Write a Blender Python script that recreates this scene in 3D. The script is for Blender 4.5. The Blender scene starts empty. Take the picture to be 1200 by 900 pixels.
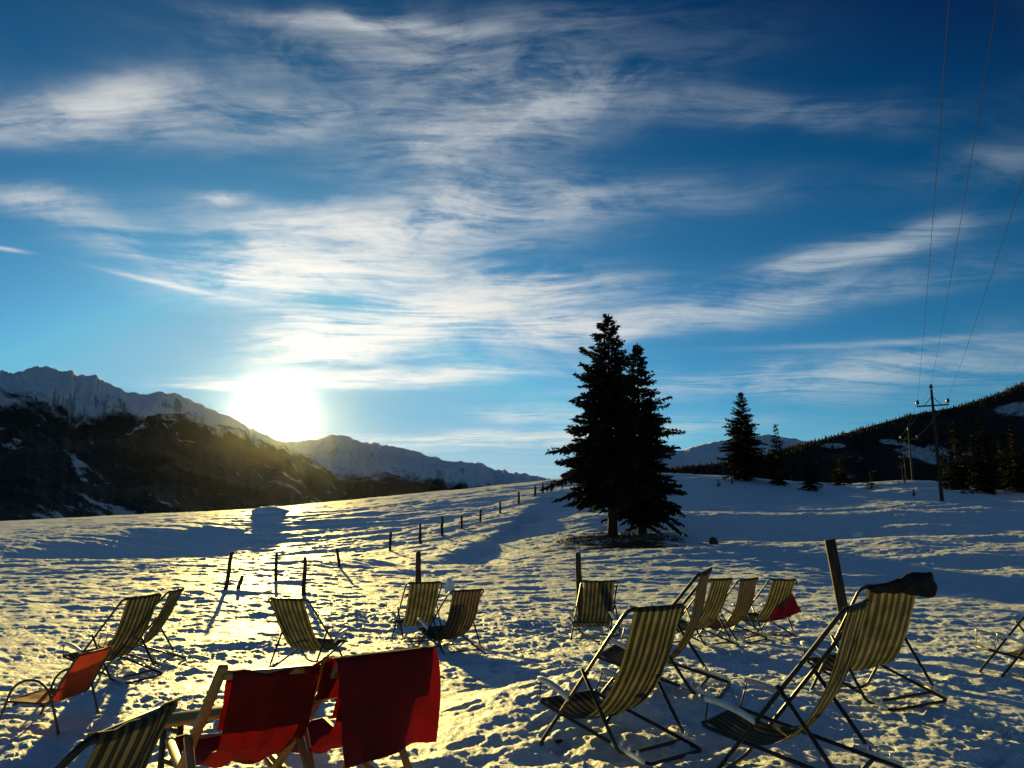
import bpy, math, random
import numpy as np
from mathutils import Matrix, Vector

random.seed(7)
R = math.radians
scene = bpy.context.scene
COL = scene.collection

# ------------------------------------------------------------------ camera
FPX, HORIZON, EYE = 960.0, 632.0, 1.5          # focal length and horizon in pixels of the 1200x900 photograph
PITCH = math.atan((HORIZON - 450) / FPX)
CP, SP = math.cos(PITCH), math.sin(PITCH)
cam_data = bpy.data.cameras.new('camera')
cam_data.sensor_width = 36.0
cam_data.lens = FPX / 1200 * 36
cam_data.clip_start = 0.05
cam_data.clip_end = 60000
cam = bpy.data.objects.new('camera', cam_data)
COL.objects.link(cam)
cam.location = (0, 0, EYE)
cam.rotation_euler = (math.pi / 2 + PITCH, 0, 0)
scene.camera = cam


def ray(px, py):
    a, b = (px - 600) / FPX, (450 - py) / FPX
    return np.array([a, CP - b * SP, SP + b * CP])


def azel(px, py):
    d = ray(px, py)
    return math.atan2(d[0], d[1]), math.atan2(d[2], math.hypot(d[0], d[1]))


# ------------------------------------------------------------------ light
SUN_AZ, SUN_EL = azel(322, 486)
SUN_DIR = Vector((math.sin(SUN_AZ) * math.cos(SUN_EL), math.cos(SUN_AZ) * math.cos(SUN_EL), math.sin(SUN_EL)))
sl = bpy.data.lights.new('sun', 'SUN')
sl.energy = 5.0
sl.angle = R(0.5)
sl.color = (1.0, 0.74, 0.20)
sun = bpy.data.objects.new('sun', sl)
COL.objects.link(sun)
sun.rotation_euler = SUN_DIR.to_track_quat('Z', 'Y').to_euler()

scene.view_settings.view_transform = 'Standard'
scene.view_settings.look = 'None'
scene.view_settings.gamma = 1.0
scene.view_settings.use_curve_mapping = False
scene.view_settings.exposure = 0.95
SKY_STRENGTH = 0.05

cy = scene.cycles
cy.use_denoising = True
cy.max_bounces = 6
cy.diffuse_bounces = 3
cy.glossy_bounces = 2
cy.transmission_bounces = 3
cy.transparent_max_bounces = 6
cy.volume_bounces = 0
cy.sample_clamp_indirect = 4.0

# ------------------------------------------------------------------ sky
world = bpy.data.worlds.new('World')
scene.world = world
world.use_nodes = True
wt = world.node_tree
wt.nodes.clear()


class G:
    """tiny helper for building math node graphs"""
    def __init__(self, tree):
        self.t = tree

    def n(self, kind, **kw):
        nd = self.t.nodes.new(kind)
        for k, v in kw.items():
            setattr(nd, k, v)
        return nd

    def put(self, sock, v):
        if hasattr(v, 'is_linked') or hasattr(v, 'links'):
            self.t.links.new(v, sock)
        else:
            sock.default_value = v

    def m(self, op, a, b=None, c=None, clamp=False):
        nd = self.n('ShaderNodeMath', operation=op, use_clamp=clamp)
        self.put(nd.inputs[0], a)
        if b is not None:
            self.put(nd.inputs[1], b)
        if c is not None:
            self.put(nd.inputs[2], c)
        return nd.outputs[0]

    def add(self, a, b): return self.m('ADD', a, b)
    def sub(self, a, b): return self.m('SUBTRACT', a, b)
    def mul(self, a, b): return self.m('MULTIPLY', a, b)

    def rng(self, v, a, b, c=0.0, d=1.0, smooth=True):
        nd = self.n('ShaderNodeMapRange')
        nd.interpolation_type = 'SMOOTHSTEP' if smooth else 'LINEAR'
        self.put(nd.inputs[0], v)
        for i, x in enumerate((a, b, c, d)):
            self.put(nd.inputs[1 + i], x)
        return nd.outputs[0]

    def vec(self, x, y, z):
        nd = self.n('ShaderNodeCombineXYZ')
        for i, v in enumerate((x, y, z)):
            self.put(nd.inputs[i], v)
        return nd.outputs[0]

    def noise(self, vec, scale, detail=4, rough=0.55, dist=0.0):
        nd = self.n('ShaderNodeTexNoise')
        if vec is not None:
            self.put(nd.inputs['Vector'], vec)
        nd.inputs['Scale'].default_value = scale
        nd.inputs['Detail'].default_value = detail
        nd.inputs['Roughness'].default_value = rough
        nd.inputs['Distortion'].default_value = dist
        return nd.outputs[0]

    def mapping(self, vec, loc=(0, 0, 0), rot=(0, 0, 0), scale=(1, 1, 1), kind='POINT'):
        nd = self.n('ShaderNodeMapping', vector_type=kind)
        self.put(nd.inputs['Vector'], vec)
        nd.inputs['Location'].default_value = loc
        nd.inputs['Rotation'].default_value = rot
        nd.inputs['Scale'].default_value = scale
        return nd.outputs[0]

    def vm(self, op, a, b=None):
        nd = self.n('ShaderNodeVectorMath', operation=op)
        self.put(nd.inputs[0], a)
        if b is not None:
            self.put(nd.inputs[1], b)
        return nd.outputs[1] if op in ('DOT_PRODUCT', 'LENGTH') else nd.outputs[0]

    def mix(self, f, a, b, blend='MIX'):
        nd = self.n('ShaderNodeMix', data_type='RGBA', blend_type=blend)
        self.put(nd.inputs[0], f)
        self.put(nd.inputs[6], a)
        self.put(nd.inputs[7], b)
        return nd.outputs[2]


g = G(wt)
tc = g.n('ShaderNodeTexCoord')
dirv = tc.outputs['Generated']
sep = g.n('ShaderNodeSeparateXYZ')
wt.links.new(dirv, sep.inputs[0])
az = g.m('ARCTAN2', sep.outputs[0], sep.outputs[1])
el = g.m('ARCSINE', g.m('MINIMUM', g.m('MAXIMUM', sep.outputs[2], -1.0), 1.0))
sky = g.n('ShaderNodeTexSky', sky_type='NISHITA', sun_disc=False)
sky.sun_elevation = SUN_EL
sky.sun_rotation = SUN_AZ
sky.altitude = 1500
sky.air_density = 1.0
sky.dust_density = 1.0
sky.ozone_density = 3.0
# contrasty winter sky as the camera recorded it: deep away from the sun, pale towards it
grade = g.n('ShaderNodeVectorMath', operation='MULTIPLY_ADD')
wt.links.new(sky.outputs[0], grade.inputs[0])
grade.inputs[1].default_value = (0.575, 1.523, 1.896)
grade.inputs[2].default_value = (-0.406, -1.493, -3.24)
skycol = g.vm('MINIMUM', g.vm('MAXIMUM', grade.outputs[0], (0.02, 0.30, 1.0)), (2.6, 6.6, 9.4))

cosang = g.vm('DOT_PRODUCT', dirv, tuple(SUN_DIR))
ang = g.m('ARCCOSINE', g.m('MINIMUM', cosang, 0.999999))
# cirrus: soft streaks at fixed directions, torn by stretched fibre noise
flat = g.vec(az, el, 0.0)
warp = g.n('ShaderNodeTexNoise')
warp.inputs['Scale'].default_value = 5.0
warp.inputs['Detail'].default_value = 3.0
wt.links.new(g.mapping(flat, scale=(1.0, 2.0, 1.0)), warp.inputs['Vector'])
woff = g.vm('SUBTRACT', warp.outputs['Color'], (0.5, 0.5, 0.5))
wsc = g.n('ShaderNodeVectorMath', operation='MULTIPLY')
wt.links.new(woff, wsc.inputs[0])
wsc.inputs[1].default_value = (0.10, 0.040, 0.0)
flatw = g.vm('ADD', flat, wsc.outputs[0])
CLOUDS = [  # x, y, half width, half height (photo pixels), tilt (deg), density
    (90, 126, 135, 26, 9, 0.72), (220, 150, 130, 26, -2, 0.42), (330, 128, 110, 22, -2, 0.30), (40, 236, 75, 17, -6, 0.62), (135, 274, 55, 17, -4, 0.50),
    (266, 228, 34, 7, 3, 0.55), (320, 312, 105, 32, 2, 1.4), (390, 262, 140, 22, -3, 0.70), (450, 320, 150, 30, 0, 0.55),
    (430, 394, 110, 26, 6, 1.6), (540, 358, 150, 22, 4, 0.95), (510, 441, 160, 10, 3, 0.90), (640, 330, 110, 16, -2, 0.45),
    (560, 160, 140, 40, 12, 0.62), (570, 250, 130, 40, 4, 0.75), (500, 60, 230, 46, 2, 0.34), (430, 30, 120, 10, -2, 0.45), (650, 100, 200, 40, 6, 0.27),
    (650, 388, 110, 22, 8, 0.90), (840, 362, 210, 18, 7, 0.70), (960, 308, 130, 16, 12, 0.50), (1040, 280, 90, 18, 16, 0.36),
    (900, 130, 200, 22, -2, 0.22), (780, 228, 170, 24, 2, 0.26), (620, 484, 60, 9, -2, 0.75), (560, 520, 190, 10, 2, 0.60),
    (1080, 440, 170, 28, 3, 0.48), (900, 440, 220, 20, 6, 0.55), (1150, 190, 90, 24, 14, 0.22), (330, 446, 90, 7, 3, 0.6),
    (700, 505, 160, 12, 3, 0.45), (1130, 330, 110, 10, 10, 0.28), (265, 456, 60, 3.5, 3, 0.5),
]


def streak(px, py, w, h, tilt):
    """rotation and size of a cloud streak in azimuth and elevation"""
    c, s_ = math.cos(R(tilt)), math.sin(R(tilt))
    a, b = azel(px - 0.5 * w * c, py + 0.5 * w * s_), azel(px + 0.5 * w * c, py - 0.5 * w * s_)
    e0_, e1_ = azel(px, py + h)[1], azel(px, py - h)[1]
    return (0, 0, math.atan2(b[1] - a[1], b[0] - a[0])), (math.hypot(b[0] - a[0], b[1] - a[1]), (e1_ - e0_) / 2, 1)


total = None
for (px, py, w, h, tilt, dens) in CLOUDS:
    a0, e0 = azel(px, py)
    loc = g.mapping(flatw, (a0, e0, 0), *streak(px, py, w, h, tilt), 'TEXTURE')
    d2 = g.vm('DOT_PRODUCT', loc, loc)
    v = g.mul(g.m('EXPONENT', g.mul(d2, -1.0)), dens)
    total = v if total is None else g.add(total, v)
# clouds beyond the frame carry on at the same average cover
wide = g.noise(g.mapping(flatw, scale=(1.2, 4.0, 1.0)), 2.0, 4)
inview = g.mul(g.rng(g.m('ABSOLUTE', az), 0.55, 0.8), 0.4)
upview = g.mul(g.rng(el, 0.62, 0.8), 0.35)
total = g.add(total, g.mul(g.rng(wide, 0.45, 0.7), g.m('MAXIMUM', inview, upview)))
zc_ = g.add(g.m('MAXIMUM', sep.outputs[2], 0.0), 0.06)
plane = g.vec(g.m('DIVIDE', sep.outputs[0], zc_), g.m('DIVIDE', sep.outputs[1], zc_), 0.0)
pw = g.n('ShaderNodeTexNoise')
pw.inputs['Scale'].default_value = 0.9
pw.inputs['Detail'].default_value = 2.0
wt.links.new(plane, pw.inputs['Vector'])
pws = g.n('ShaderNodeVectorMath', operation='MULTIPLY')
wt.links.new(g.vm('SUBTRACT', pw.outputs['Color'], (0.5, 0.5, 0.5)), pws.inputs[0])
pws.inputs[1].default_value = (0.3, 0.55, 0.0)
planew = g.vm('ADD', plane, pws.outputs[0])
fib = g.noise(g.mapping(planew, rot=(0, 0, R(-10)), scale=(1.3, 5.5, 1.0)), 1.0, 9, 0.68, 0.5)
fib2 = g.noise(g.mapping(planew, rot=(0, 0, R(14)), scale=(5.0, 20.0, 1.0)), 1.0, 6, 0.65, 0.5)
puff = g.noise(g.mapping(flatw, rot=(0, 0, R(-12)), scale=(7.0, 20.0, 1.0)), 1.0, 8, 0.66, 0.4)
tear = g.add(g.add(g.mul(g.rng(fib, 0.36, 0.66), 0.85), g.mul(g.rng(fib2, 0.35, 0.7), 0.26)), g.mul(g.rng(puff, 0.36, 0.62), 0.75))
alpha = g.mul(total, g.add(tear, -0.02))
# contrails: thin straight lines, only lightly torn
for (px, py, w, h, tilt, dens) in [(200, 334, 62, 2.8, -12.5, 0.9), (8, 292, 24, 2.4, -9, 0.8), (1040, 402, 170, 4.0, 3.0, 0.45), (300, 356, 60, 7, -8, 0.4)]:
    a0, e0 = azel(px, py)
    loc = g.mapping(flat, (a0, e0, 0), *streak(px, py, w, h, tilt), 'TEXTURE')
    d2 = g.vm('DOT_PRODUCT', loc, loc)
    alpha = g.add(alpha, g.mul(g.mul(g.m('EXPONENT', g.mul(d2, -1.0)), dens), g.rng(fib2, 0.2, 0.6, 0.55, 1.0)))
alpha = g.add(alpha, g.mul(g.rng(el, 0.02, 0.17, 0.60, 0.0), g.mul(g.rng(fib, 0.25, 0.65, 0.5, 1.0), g.rng(ang, R(3), R(14), 0.25, 1.0))))
alpha = g.m('POWER', g.m('MAXIMUM', alpha, 0.0), 1.35)
alpha = g.mul(g.sub(1.0, g.m('EXPONENT', g.mul(alpha, -1.25))), g.rng(g.add(fib, g.mul(fib2, 0.5)), 0.45, 0.85, 0.72, 1.0))
near = g.m('EXPONENT', g.mul(ang, -1 / R(13)))
cl_l = g.add(g.mul(near, 1.5), g.add(g.mul(g.m('EXPONENT', g.mul(ang, -1 / R(30))), 12.0), 5.0))
cl_col = g.mix(g.rng(ang, R(8), R(45)), (1.0, 0.95, 0.86, 1), (0.78, 0.92, 1.0, 1))
cl_col = g.mix(g.rng(el, 0.05, 0.16, 0.85, 0.0), cl_col, (1.0, 0.93, 0.62, 1))
clv = g.n('ShaderNodeVectorMath', operation='SCALE')
wt.links.new(cl_col, clv.inputs[0])
wt.links.new(cl_l, clv.inputs['Scale'])
base = g.mix(alpha, skycol, clv.outputs[0])
# the low sun itself, its blown-out glare painted wider into the sky colour
aure = g.add(g.mul(g.m('EXPONENT', g.mul(ang, -1 / R(0.75))), 150.0), g.mul(g.m('EXPONENT', g.mul(ang, -1 / R(3.5))), 1.5))
auv = g.n('ShaderNodeVectorMath', operation='SCALE')
auv.inputs[0].default_value = (1.0, 0.93, 0.74)
wt.links.new(aure, auv.inputs['Scale'])
summed = g.vm('ADD', base, auv.outputs[0])
fin = g.n('ShaderNodeVectorMath', operation='SCALE')       # keeps the sky as bright as photographed at this exposure
wt.links.new(summed, fin.inputs[0])
fin.inputs['Scale'].default_value = 2 ** (0.56 - scene.view_settings.exposure)
final = fin.outputs[0]
bg = g.n('ShaderNodeBackground')
bg.inputs['Strength'].default_value = SKY_STRENGTH
wt.links.new(final, bg.inputs['Color'])
wo = g.n('ShaderNodeOutputWorld')
wt.links.new(bg.outputs[0], wo.inputs['Surface'])
world.cycles.sampling_method = 'MANUAL'
world.cycles.sample_map_resolution = 1024

# ------------------------------------------------------------------ numpy noise


def _hash(ix, iy, seed):
    h = (ix.astype(np.int64) * 374761393 + iy.astype(np.int64) * 668265263 + seed * 982451653) & 0xFFFFFFFF
    h = ((h ^ (h >> 13)) * 1274126177) & 0xFFFFFFFF
    return ((h ^ (h >> 16)) & 0xFFFFFF).astype(np.float64) / 0xFFFFFF


def perlin(x, y, seed=0):
    x = np.asarray(x, float); y = np.asarray(y, float)
    ix, iy = np.floor(x), np.floor(y)
    fx, fy = x - ix, y - iy
    ux, uy = fx * fx * fx * (fx * (fx * 6 - 15) + 10), fy * fy * fy * (fy * (fy * 6 - 15) + 10)

    def gr(dx, dy):
        a = _hash(ix + dx, iy + dy, seed) * 2 * np.pi
        return np.cos(a) * (fx - dx) + np.sin(a) * (fy - dy)
    a, b, c, d = gr(0, 0), gr(1, 0), gr(0, 1), gr(1, 1)
    return ((a + (b - a) * ux) + ((c + (d - c) * ux) - (a + (b - a) * ux)) * uy) * 1.5


def fbm(x, y, octv=4, seed=0, gain=0.5, ridged=False):
    s, amp, tot = 0, 1.0, 0
    for o in range(octv):
        v = perlin(x * 2 ** o + 17.3 * o, y * 2 ** o - 9.1 * o, seed + o)
        if ridged:
            v = 1 - 2 * np.abs(v)
        s = s + v * amp
        tot += amp
        amp *= gain
    return s / tot


def worley(x, y, seed=0):
    """smooth dents: closeness to the nearest of jittered points, 1 at a point"""
    ix, iy = np.floor(x), np.floor(y)
    best = np.full(np.shape(x), 9.0)
    for dx in (-1, 0, 1):
        for dy in (-1, 0, 1):
            jx = ix + dx + _hash(ix + dx, iy + dy, seed)
            jy = iy + dy + _hash(ix + dx, iy + dy, seed + 5)
            s = 0.75 + 0.9 * _hash(ix + dx, iy + dy, seed + 9)
            d = np.hypot(x - jx, y - jy) * s
            best = np.minimum(best, d)
    return best


def sstep(a, b, x):
    t = np.clip((x - a) / (b - a), 0, 1)
    return t * t * (3 - 2 * t)


# ------------------------------------------------------------------ ground shape
# deck chairs: x, y, facing (deg), ground height, pitch, roll
CHAIRS = {
    'c7': (0.683, 5.876, 132.7, 0.06, -2.6, 0.4), 'c10': (1.60, 4.923, 145.2, 0.237, -3.5, -1.2),
    'c11': (2.965, 7.122, 108.6, 0.232, -2.6, -4.3), 'c8': (1.189, 6.948, 156.0, 0.40, -2.1, -3.3),
    'c9a': (2.61, 12.04, 133.9, 0.045, -0.5, 0.7), 'c9b': (3.381, 13.301, 133.5, -0.037, -1.4, -2.2),
    'c9c': (4.096, 13.883, 118.2, -0.038, 2.2, 1.9), 'c6': (1.355, 13.834, 251.1, -0.115, 1.9, 1.9),
    'c5a': (-1.591, 14.208, 114.6, -0.151, -2.9, -0.8), 'c5b': (-0.936, 12.692, 128.0, -0.143, 2.2, -1.0),
    'c4': (-2.604, 10.974, 66.1, -0.139, 2.8, 0.3), 'c1a': (-4.66, 9.95, 162.0, -0.09, -2.0, -2.0),
    'c1b': (-4.79, 11.0, 182.0, -0.09, -2.0, -1.8), 'c2': (-1.682, 2.879, 177.2, 0.0, 0.0, 0.0),
    'c12': (5.40, 8.95, 168.0, 0.10, -2.0, 2.0),
}
CREST = [(-250, 622), (-100, 616), (0, 611), (100, 606), (200, 601), (300, 597), (400, 587), (500, 577), (600, 568), (660, 561),
         (720, 556), (800, 557), (860, 559), (920, 564), (1000, 568), (1060, 561), (1110, 566), (1200, 572), (1350, 570), (1500, 566)]
CREST_D = [(-250, 200), (0, 190), (300, 150), (600, 114), (860, 122), (1060, 118), (1200, 112), (1500, 110)]
_t = np.linspace(0.02, 1.1, 120)


def _shape(t, a=0.0):
    t = np.maximum(t, 0)
    ex = 1.15 + 0.60 * sstep(-0.42, 0.0, np.asarray(a, float))
    return np.where(t < 1.0, (t ** ex) * (1 - 0.38 * t ** 4) / 0.62, 1.0 - (t - 1.0) * 0.75)


_pa, _pz, _pr = [], [], []
for px in np.linspace(-250, 1500, 500):
    a, _ = azel(px, HORIZON)
    _, e = azel(px, np.interp(px, *zip(*CREST)))
    rc = np.interp(px, *zip(*CREST_D))
    rr = 16 + _t * (rc - 16)
    z = np.min((math.tan(e) * rr + EYE) / np.maximum(_shape(_t, a), 1e-4))
    _pa.append(a); _pz.append(z); _pr.append(rc)
_pa, _pz, _pr = map(np.array, (_pa, _pz, _pr))
_k = np.exp(-(np.arange(-24, 25) / 9.0) ** 2); _k /= _k.sum()
_pz, _pr = [np.convolve(np.pad(v_, 24, mode='edge'), _k, 'valid') for v_ in (_pz, _pr)]


def macro(x, y):
    x = np.asarray(x, float); y = np.asarray(y, float)
    r = np.hypot(x, y)
    a = np.arctan2(x, y)
    zc = np.interp(a, _pa, _pz, left=4, right=10)
    rc = np.interp(a, _pa, _pr)
    front = sstep(2.0, 1.0, np.abs(a))           # behind the camera the meadow stays level
    t = (r - 16) / (rc - 16)
    z = zc * _shape(t, a) * front
    far = np.maximum(r - rc * 1.25, 0)
    z = np.where(r > rc * 1.25, np.maximum(zc * (1 - 0.25 * 0.9) * front - 0.22 * far, -150), z)
    z = np.maximum(z, -150)
    ws = np.full(r.shape, 0.10)
    num = np.zeros(r.shape)
    for (cx, cyy, _, gz, _, _) in CHAIRS.values():
        w = np.exp(-((x - cx) ** 2 + (y - cyy) ** 2) / 0.9)
        num += w * gz
        ws += w
    return z + num / ws


def hit(px, py, fn=None, tmax=260):
    d = ray(px, py)
    t = np.linspace(3, tmax, 6000)
    p = d[None, :] * t[:, None] + np.array([0, 0, EYE])
    below = np.nonzero(p[:, 2] < (fn or ground)(p[:, 0], p[:, 1]))[0]
    if len(below) == 0:
        a = math.atan2(d[0], d[1])
        rc = float(np.interp(a, _pa, _pr)) * 0.97
        x, y = math.sin(a) * rc, math.cos(a) * rc
        return np.array([x, y, float((fn or ground)(np.array([x]), np.array([y]))[0])])
    return p[below[0]]


# two low banks: along the old fence, and the long one on the left that throws a broad shade
def _bank(p0, p1):
    return np.array(p0[:2]), np.array(p1[:2])


B1 = _bank(hit(425, 662, macro), hit(645, 582, macro))
B2 = _bank(hit(-120, 650, macro), hit(322, 603, macro))
TREE_BASE = hit(722, 629, macro)


def bank_h(x, y, line, h, w, L):
    p0, p1 = line
    d = p1 - p0
    ln = np.hypot(*d)
    d = d / ln
    s = (x - p0[0]) * d[0] + (y - p0[1]) * d[1]
    q = -(x - p0[0]) * d[1] + (y - p0[1]) * d[0]      # + on the far side
    q = q + 0.5 * perlin(s / 5.0, s * 0 + 3.3, 77)
    fade = sstep(-6, 5, s) * (1 - sstep(ln - (34 if L > 10 else 8), ln + 8, s))
    if L > 10:                       # a one-sided drop towards the camera that fills up again slowly
        return -h * 0.5 * (1 - np.tanh(q / w)) * np.exp(-(np.minimum(q, 0) / L) ** 2) * fade
    return h * np.tanh(q / w) * np.exp(-(q / L) ** 2) * fade


def ground(x, y, fine=True):
    x = np.asarray(x, float); y = np.asarray(y, float)
    r = np.hypot(x, y)
    z = macro(x, y)
    z = z + bank_h(x, y, B1, 0.24, 0.6, 3.5) + bank_h(x, y, B2, 2.3, 4.5, 26.0)
    tr = np.exp(-(((x - TREE_BASE[0]) / 5) ** 2 + ((y - TREE_BASE[1]) / 5) ** 2))
    z = z + 0.25 * tr
    if not fine:
        return z
    rr = np.minimum(r, 140)
    f = sstep(300, 200, r)
    wob = 2.2 * perlin(x / 17, y / 17, 3)
    # wind drifts, longer across than along the slope
    left = 0.35 + 0.65 * sstep(-0.3, 0.05, np.arctan2(x, y))
    z = z + f * sstep(13, 34, r) * (0.20 * left * fbm((x + 0.35 * y) / 13, (y + wob) / 6.5, 2, 11) + 0.15 * fbm((x + 0.2 * y) / 4.6, (y + wob) / 2.1, 4, 21))
    z = z + f * sstep(9, 20, r) * (1 - 0.7 * sstep(60, 130, r)) * (0.075 * fbm(x / 1.7, (y + 0.3 * wob) / 0.9, 4, 31, 0.58) + 0.045 * np.maximum(fbm(x / 1.0, (y + 0.3 * wob) / 0.7, 3, 35, 0.6, True) - 0.15, 0))
    right = sstep(-0.02, 0.22, np.arctan2(x, y)) * sstep(20, 45, r) * f
    z = z + 0.55 * right * fbm((x + 0.4 * y) / 34, (y + wob) / 10.5, 2, 15)
    # trampled snow around the chairs
    m = sstep(24, 15, r + 3.0 * perlin(x / 5, y / 5, 41) + 0.25 * np.abs(x))
    wx, wy = x + 0.08 * perlin(x / 0.3, y / 0.3, 51), y + 0.08 * perlin(x / 0.3, y / 0.3, 52)
    w1 = worley(wx / 0.60, wy / 0.50, 61)
    w2 = worley(wx / 0.24, wy / 0.20, 62)
    hill = fbm(x / 1.3, y / 1.0, 3, 71)
    clod = fbm(x / 0.26, y / 0.20, 4, 81, 0.68)
    lump = 0.020 * (sstep(0.05, 0.7, w1) - 0.6) + 0.018 * (sstep(0.0, 0.8, w2) - 0.5) + 0.060 * hill + 0.052 * clod + 0.020 * np.maximum(fbm(x / 0.5, y / 0.4, 3, 85, 0.6, True) - 0.1, 0)
    z = z + (0.25 + 0.75 * m) * sstep(30, 19, r) * lump * 1.1 * (0.75 + 0.75 * perlin(x / 1.9, y / 1.9, 91))
    return z


# ------------------------------------------------------------------ mesh and material helpers
def new_mesh(name, verts, faces, smooth=False, uv=None):
    me = bpy.data.meshes.new(name)
    verts = np.asarray(verts, dtype=np.float32).reshape(-1, 3)
    faces = [np.asarray(f, dtype=np.int32) for f in (faces if isinstance(faces, (list, tuple)) and len(faces) and getattr(faces[0], 'ndim', 0) == 2 else [np.asarray(faces)])]
    faces = [f for f in faces if len(f)]
    nl = sum(f.size for f in faces)
    npoly = sum(len(f) for f in faces)
    me.vertices.add(len(verts))
    me.vertices.foreach_set('co', verts.ravel())
    me.loops.add(nl)
    me.polygons.add(npoly)
    me.loops.foreach_set('vertex_index', np.concatenate([f.ravel() for f in faces]).astype(np.int32))
    tot = np.concatenate([np.full(len(f), f.shape[1], dtype=np.int32) for f in faces])
    start = np.concatenate([[0], np.cumsum(tot)[:-1]]).astype(np.int32)
    me.polygons.foreach_set('loop_start', start)
    me.polygons.foreach_set('loop_total', tot)
    if smooth:
        me.polygons.foreach_set('use_smooth', np.ones(npoly, dtype=bool))
    if uv is not None:
        lay = me.uv_layers.new(name='UVMap')
        idx = np.concatenate([f.ravel() for f in faces])
        lay.data.foreach_set('uv', np.asarray(uv, dtype=np.float32)[idx].ravel())
    me.update()
    me.validate()
    return me


class MB:
    """collects shapes for ONE mesh object"""
    def __init__(self):
        self.v, self.q, self.t, self.uv, self.n = [], [], [], [], 0

    def grid(self, P, uv=None, close_u=False):
        nu, nv = P.shape[:2]
        idx = self.n + np.arange(nu * nv).reshape(nu, nv)
        a = idx if not close_u else np.vstack([idx, idx[:1]])
        q = np.stack([a[:-1, :-1], a[1:, :-1], a[1:, 1:], a[:-1, 1:]], -1).reshape(-1, 4)
        self.v.append(P.reshape(-1, 3)); self.q.append(q)
        self.uv.append(uv.reshape(-1, 2) if uv is not None else np.zeros((nu * nv, 2)))
        self.n += nu * nv
        return idx

    def tris(self, V, T):
        self.v.append(np.asarray(V, float)); self.t.append(np.asarray(T) + self.n)
        self.uv.append(np.zeros((len(V), 2)))
        self.n += len(V)

    def tube(self, pts, rad, seg=8, cap=True):
        pts = np.asarray(pts, float)
        k = len(pts)
        rad = np.broadcast_to(np.asarray(rad, float), (k,))
        tg = np.gradient(pts, axis=0)
        tg /= np.maximum(np.linalg.norm(tg, axis=1, keepdims=True), 1e-9)
        up = np.array([0, 0, 1.0]) if abs(tg[0][2]) < 0.9 else np.array([1.0, 0, 0])
        rows = []
        a = np.linspace(0, 2 * np.pi, seg, endpoint=False)
        nrm = np.cross(tg[0], up); nrm /= np.linalg.norm(nrm)
        for i in range(k):
            nrm = nrm - tg[i] * (nrm @ tg[i]); nrm /= max(np.linalg.norm(nrm), 1e-9)
            b = np.cross(tg[i], nrm)
            rows.append(pts[i] + rad[i] * (np.cos(a)[:, None] * nrm + np.sin(a)[:, None] * b))
        P = np.array(rows).transpose(1, 0, 2)
        idx = self.grid(P, close_u=True)
        if cap:
            for col, c in ((idx[:, 0][::-1], pts[0]), (idx[:, -1], pts[-1])):
                self.v.append(c[None]); self.uv.append(np.zeros((1, 2)))
                T = np.stack([col, np.roll(col, -1), np.full(seg, self.n)], -1)
                self.t.append(T); self.n += 1
        return self

    def bar(self, p0, p1, w, h, up=(0, 0, 1), bev=0.004):
        """rectangular rail with chamfered long edges"""
        p0, p1 = np.asarray(p0, float), np.asarray(p1, float)
        d = p1 - p0; d /= np.linalg.norm(d)
        s = np.cross(d, np.asarray(up, float))
        if np.linalg.norm(s) < 1e-4:
            s = np.cross(d, np.array([0, 1.0, 0]))
        s /= np.linalg.norm(s)
        u = np.cross(s, d)
        W, H, b = w / 2, h / 2, min(bev, w / 3, h / 3)
        prof = [(-W + b, -H), (W - b, -H), (W, -H + b), (W, H - b), (W - b, H), (-W + b, H), (-W, H - b), (-W, -H + b)]
        P = np.array([[p + s * x + u * y for p in (p0, p1)] for x, y in prof])
        idx = self.grid(P, close_u=True)
        for col, c in ((idx[:, 0][::-1], p0), (idx[:, 1], p1)):
            self.v.append(c[None]); self.uv.append(np.zeros((1, 2)))
            self.t.append(np.stack([col, np.roll(col, -1), np.full(8, self.n)], -1)); self.n += 1
        return self

    def mesh(self, name, smooth=True):
        fs = []
        if self.q: fs.append(np.concatenate(self.q))
        if self.t: fs.append(np.concatenate(self.t))
        return new_mesh(name, np.concatenate(self.v), fs, smooth, np.concatenate(self.uv))


def obj(name, me, m=None, parent=None, loc=None):
    o = bpy.data.objects.new(name, me)
    COL.objects.link(o)
    if me is not None and m is not None and not me.materials:
        me.materials.append(m)
    if parent is not None:
        o.parent = parent
    if loc is not None:
        o.location = loc
    return o


def tag(o, label, cat, group=None):
    o['label'] = label
    o['category'] = cat
    if group:
        o['group'] = group
    return o


def structure(o):
    o['kind'] = 'structure'
    return o


def material(name):
    m = bpy.data.materials.new(name)
    m.use_nodes = True
    m.node_tree.nodes.clear()
    k = G(m.node_tree)
    out = k.n('ShaderNodeOutputMaterial')
    return m, k, out


def principled(k, color, rough=0.5, spec=0.5, metal=0.0):
    p = k.n('ShaderNodeBsdfPrincipled')
    k.put(p.inputs['Base Color'], color if not isinstance(color, tuple) else (*color, 1)[:4])
    k.put(p.inputs['Roughness'], rough)
    k.put(p.inputs['Specular IOR Level'], spec)
    p.inputs['Metallic'].default_value = metal
    return p


def bump(k, h, strength, dist):
    b = k.n('ShaderNodeBump')
    b.inputs['Strength'].default_value = strength
    b.inputs['Distance'].default_value = dist
    k.put(b.inputs['Height'], h)
    return b.outputs[0]


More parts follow.
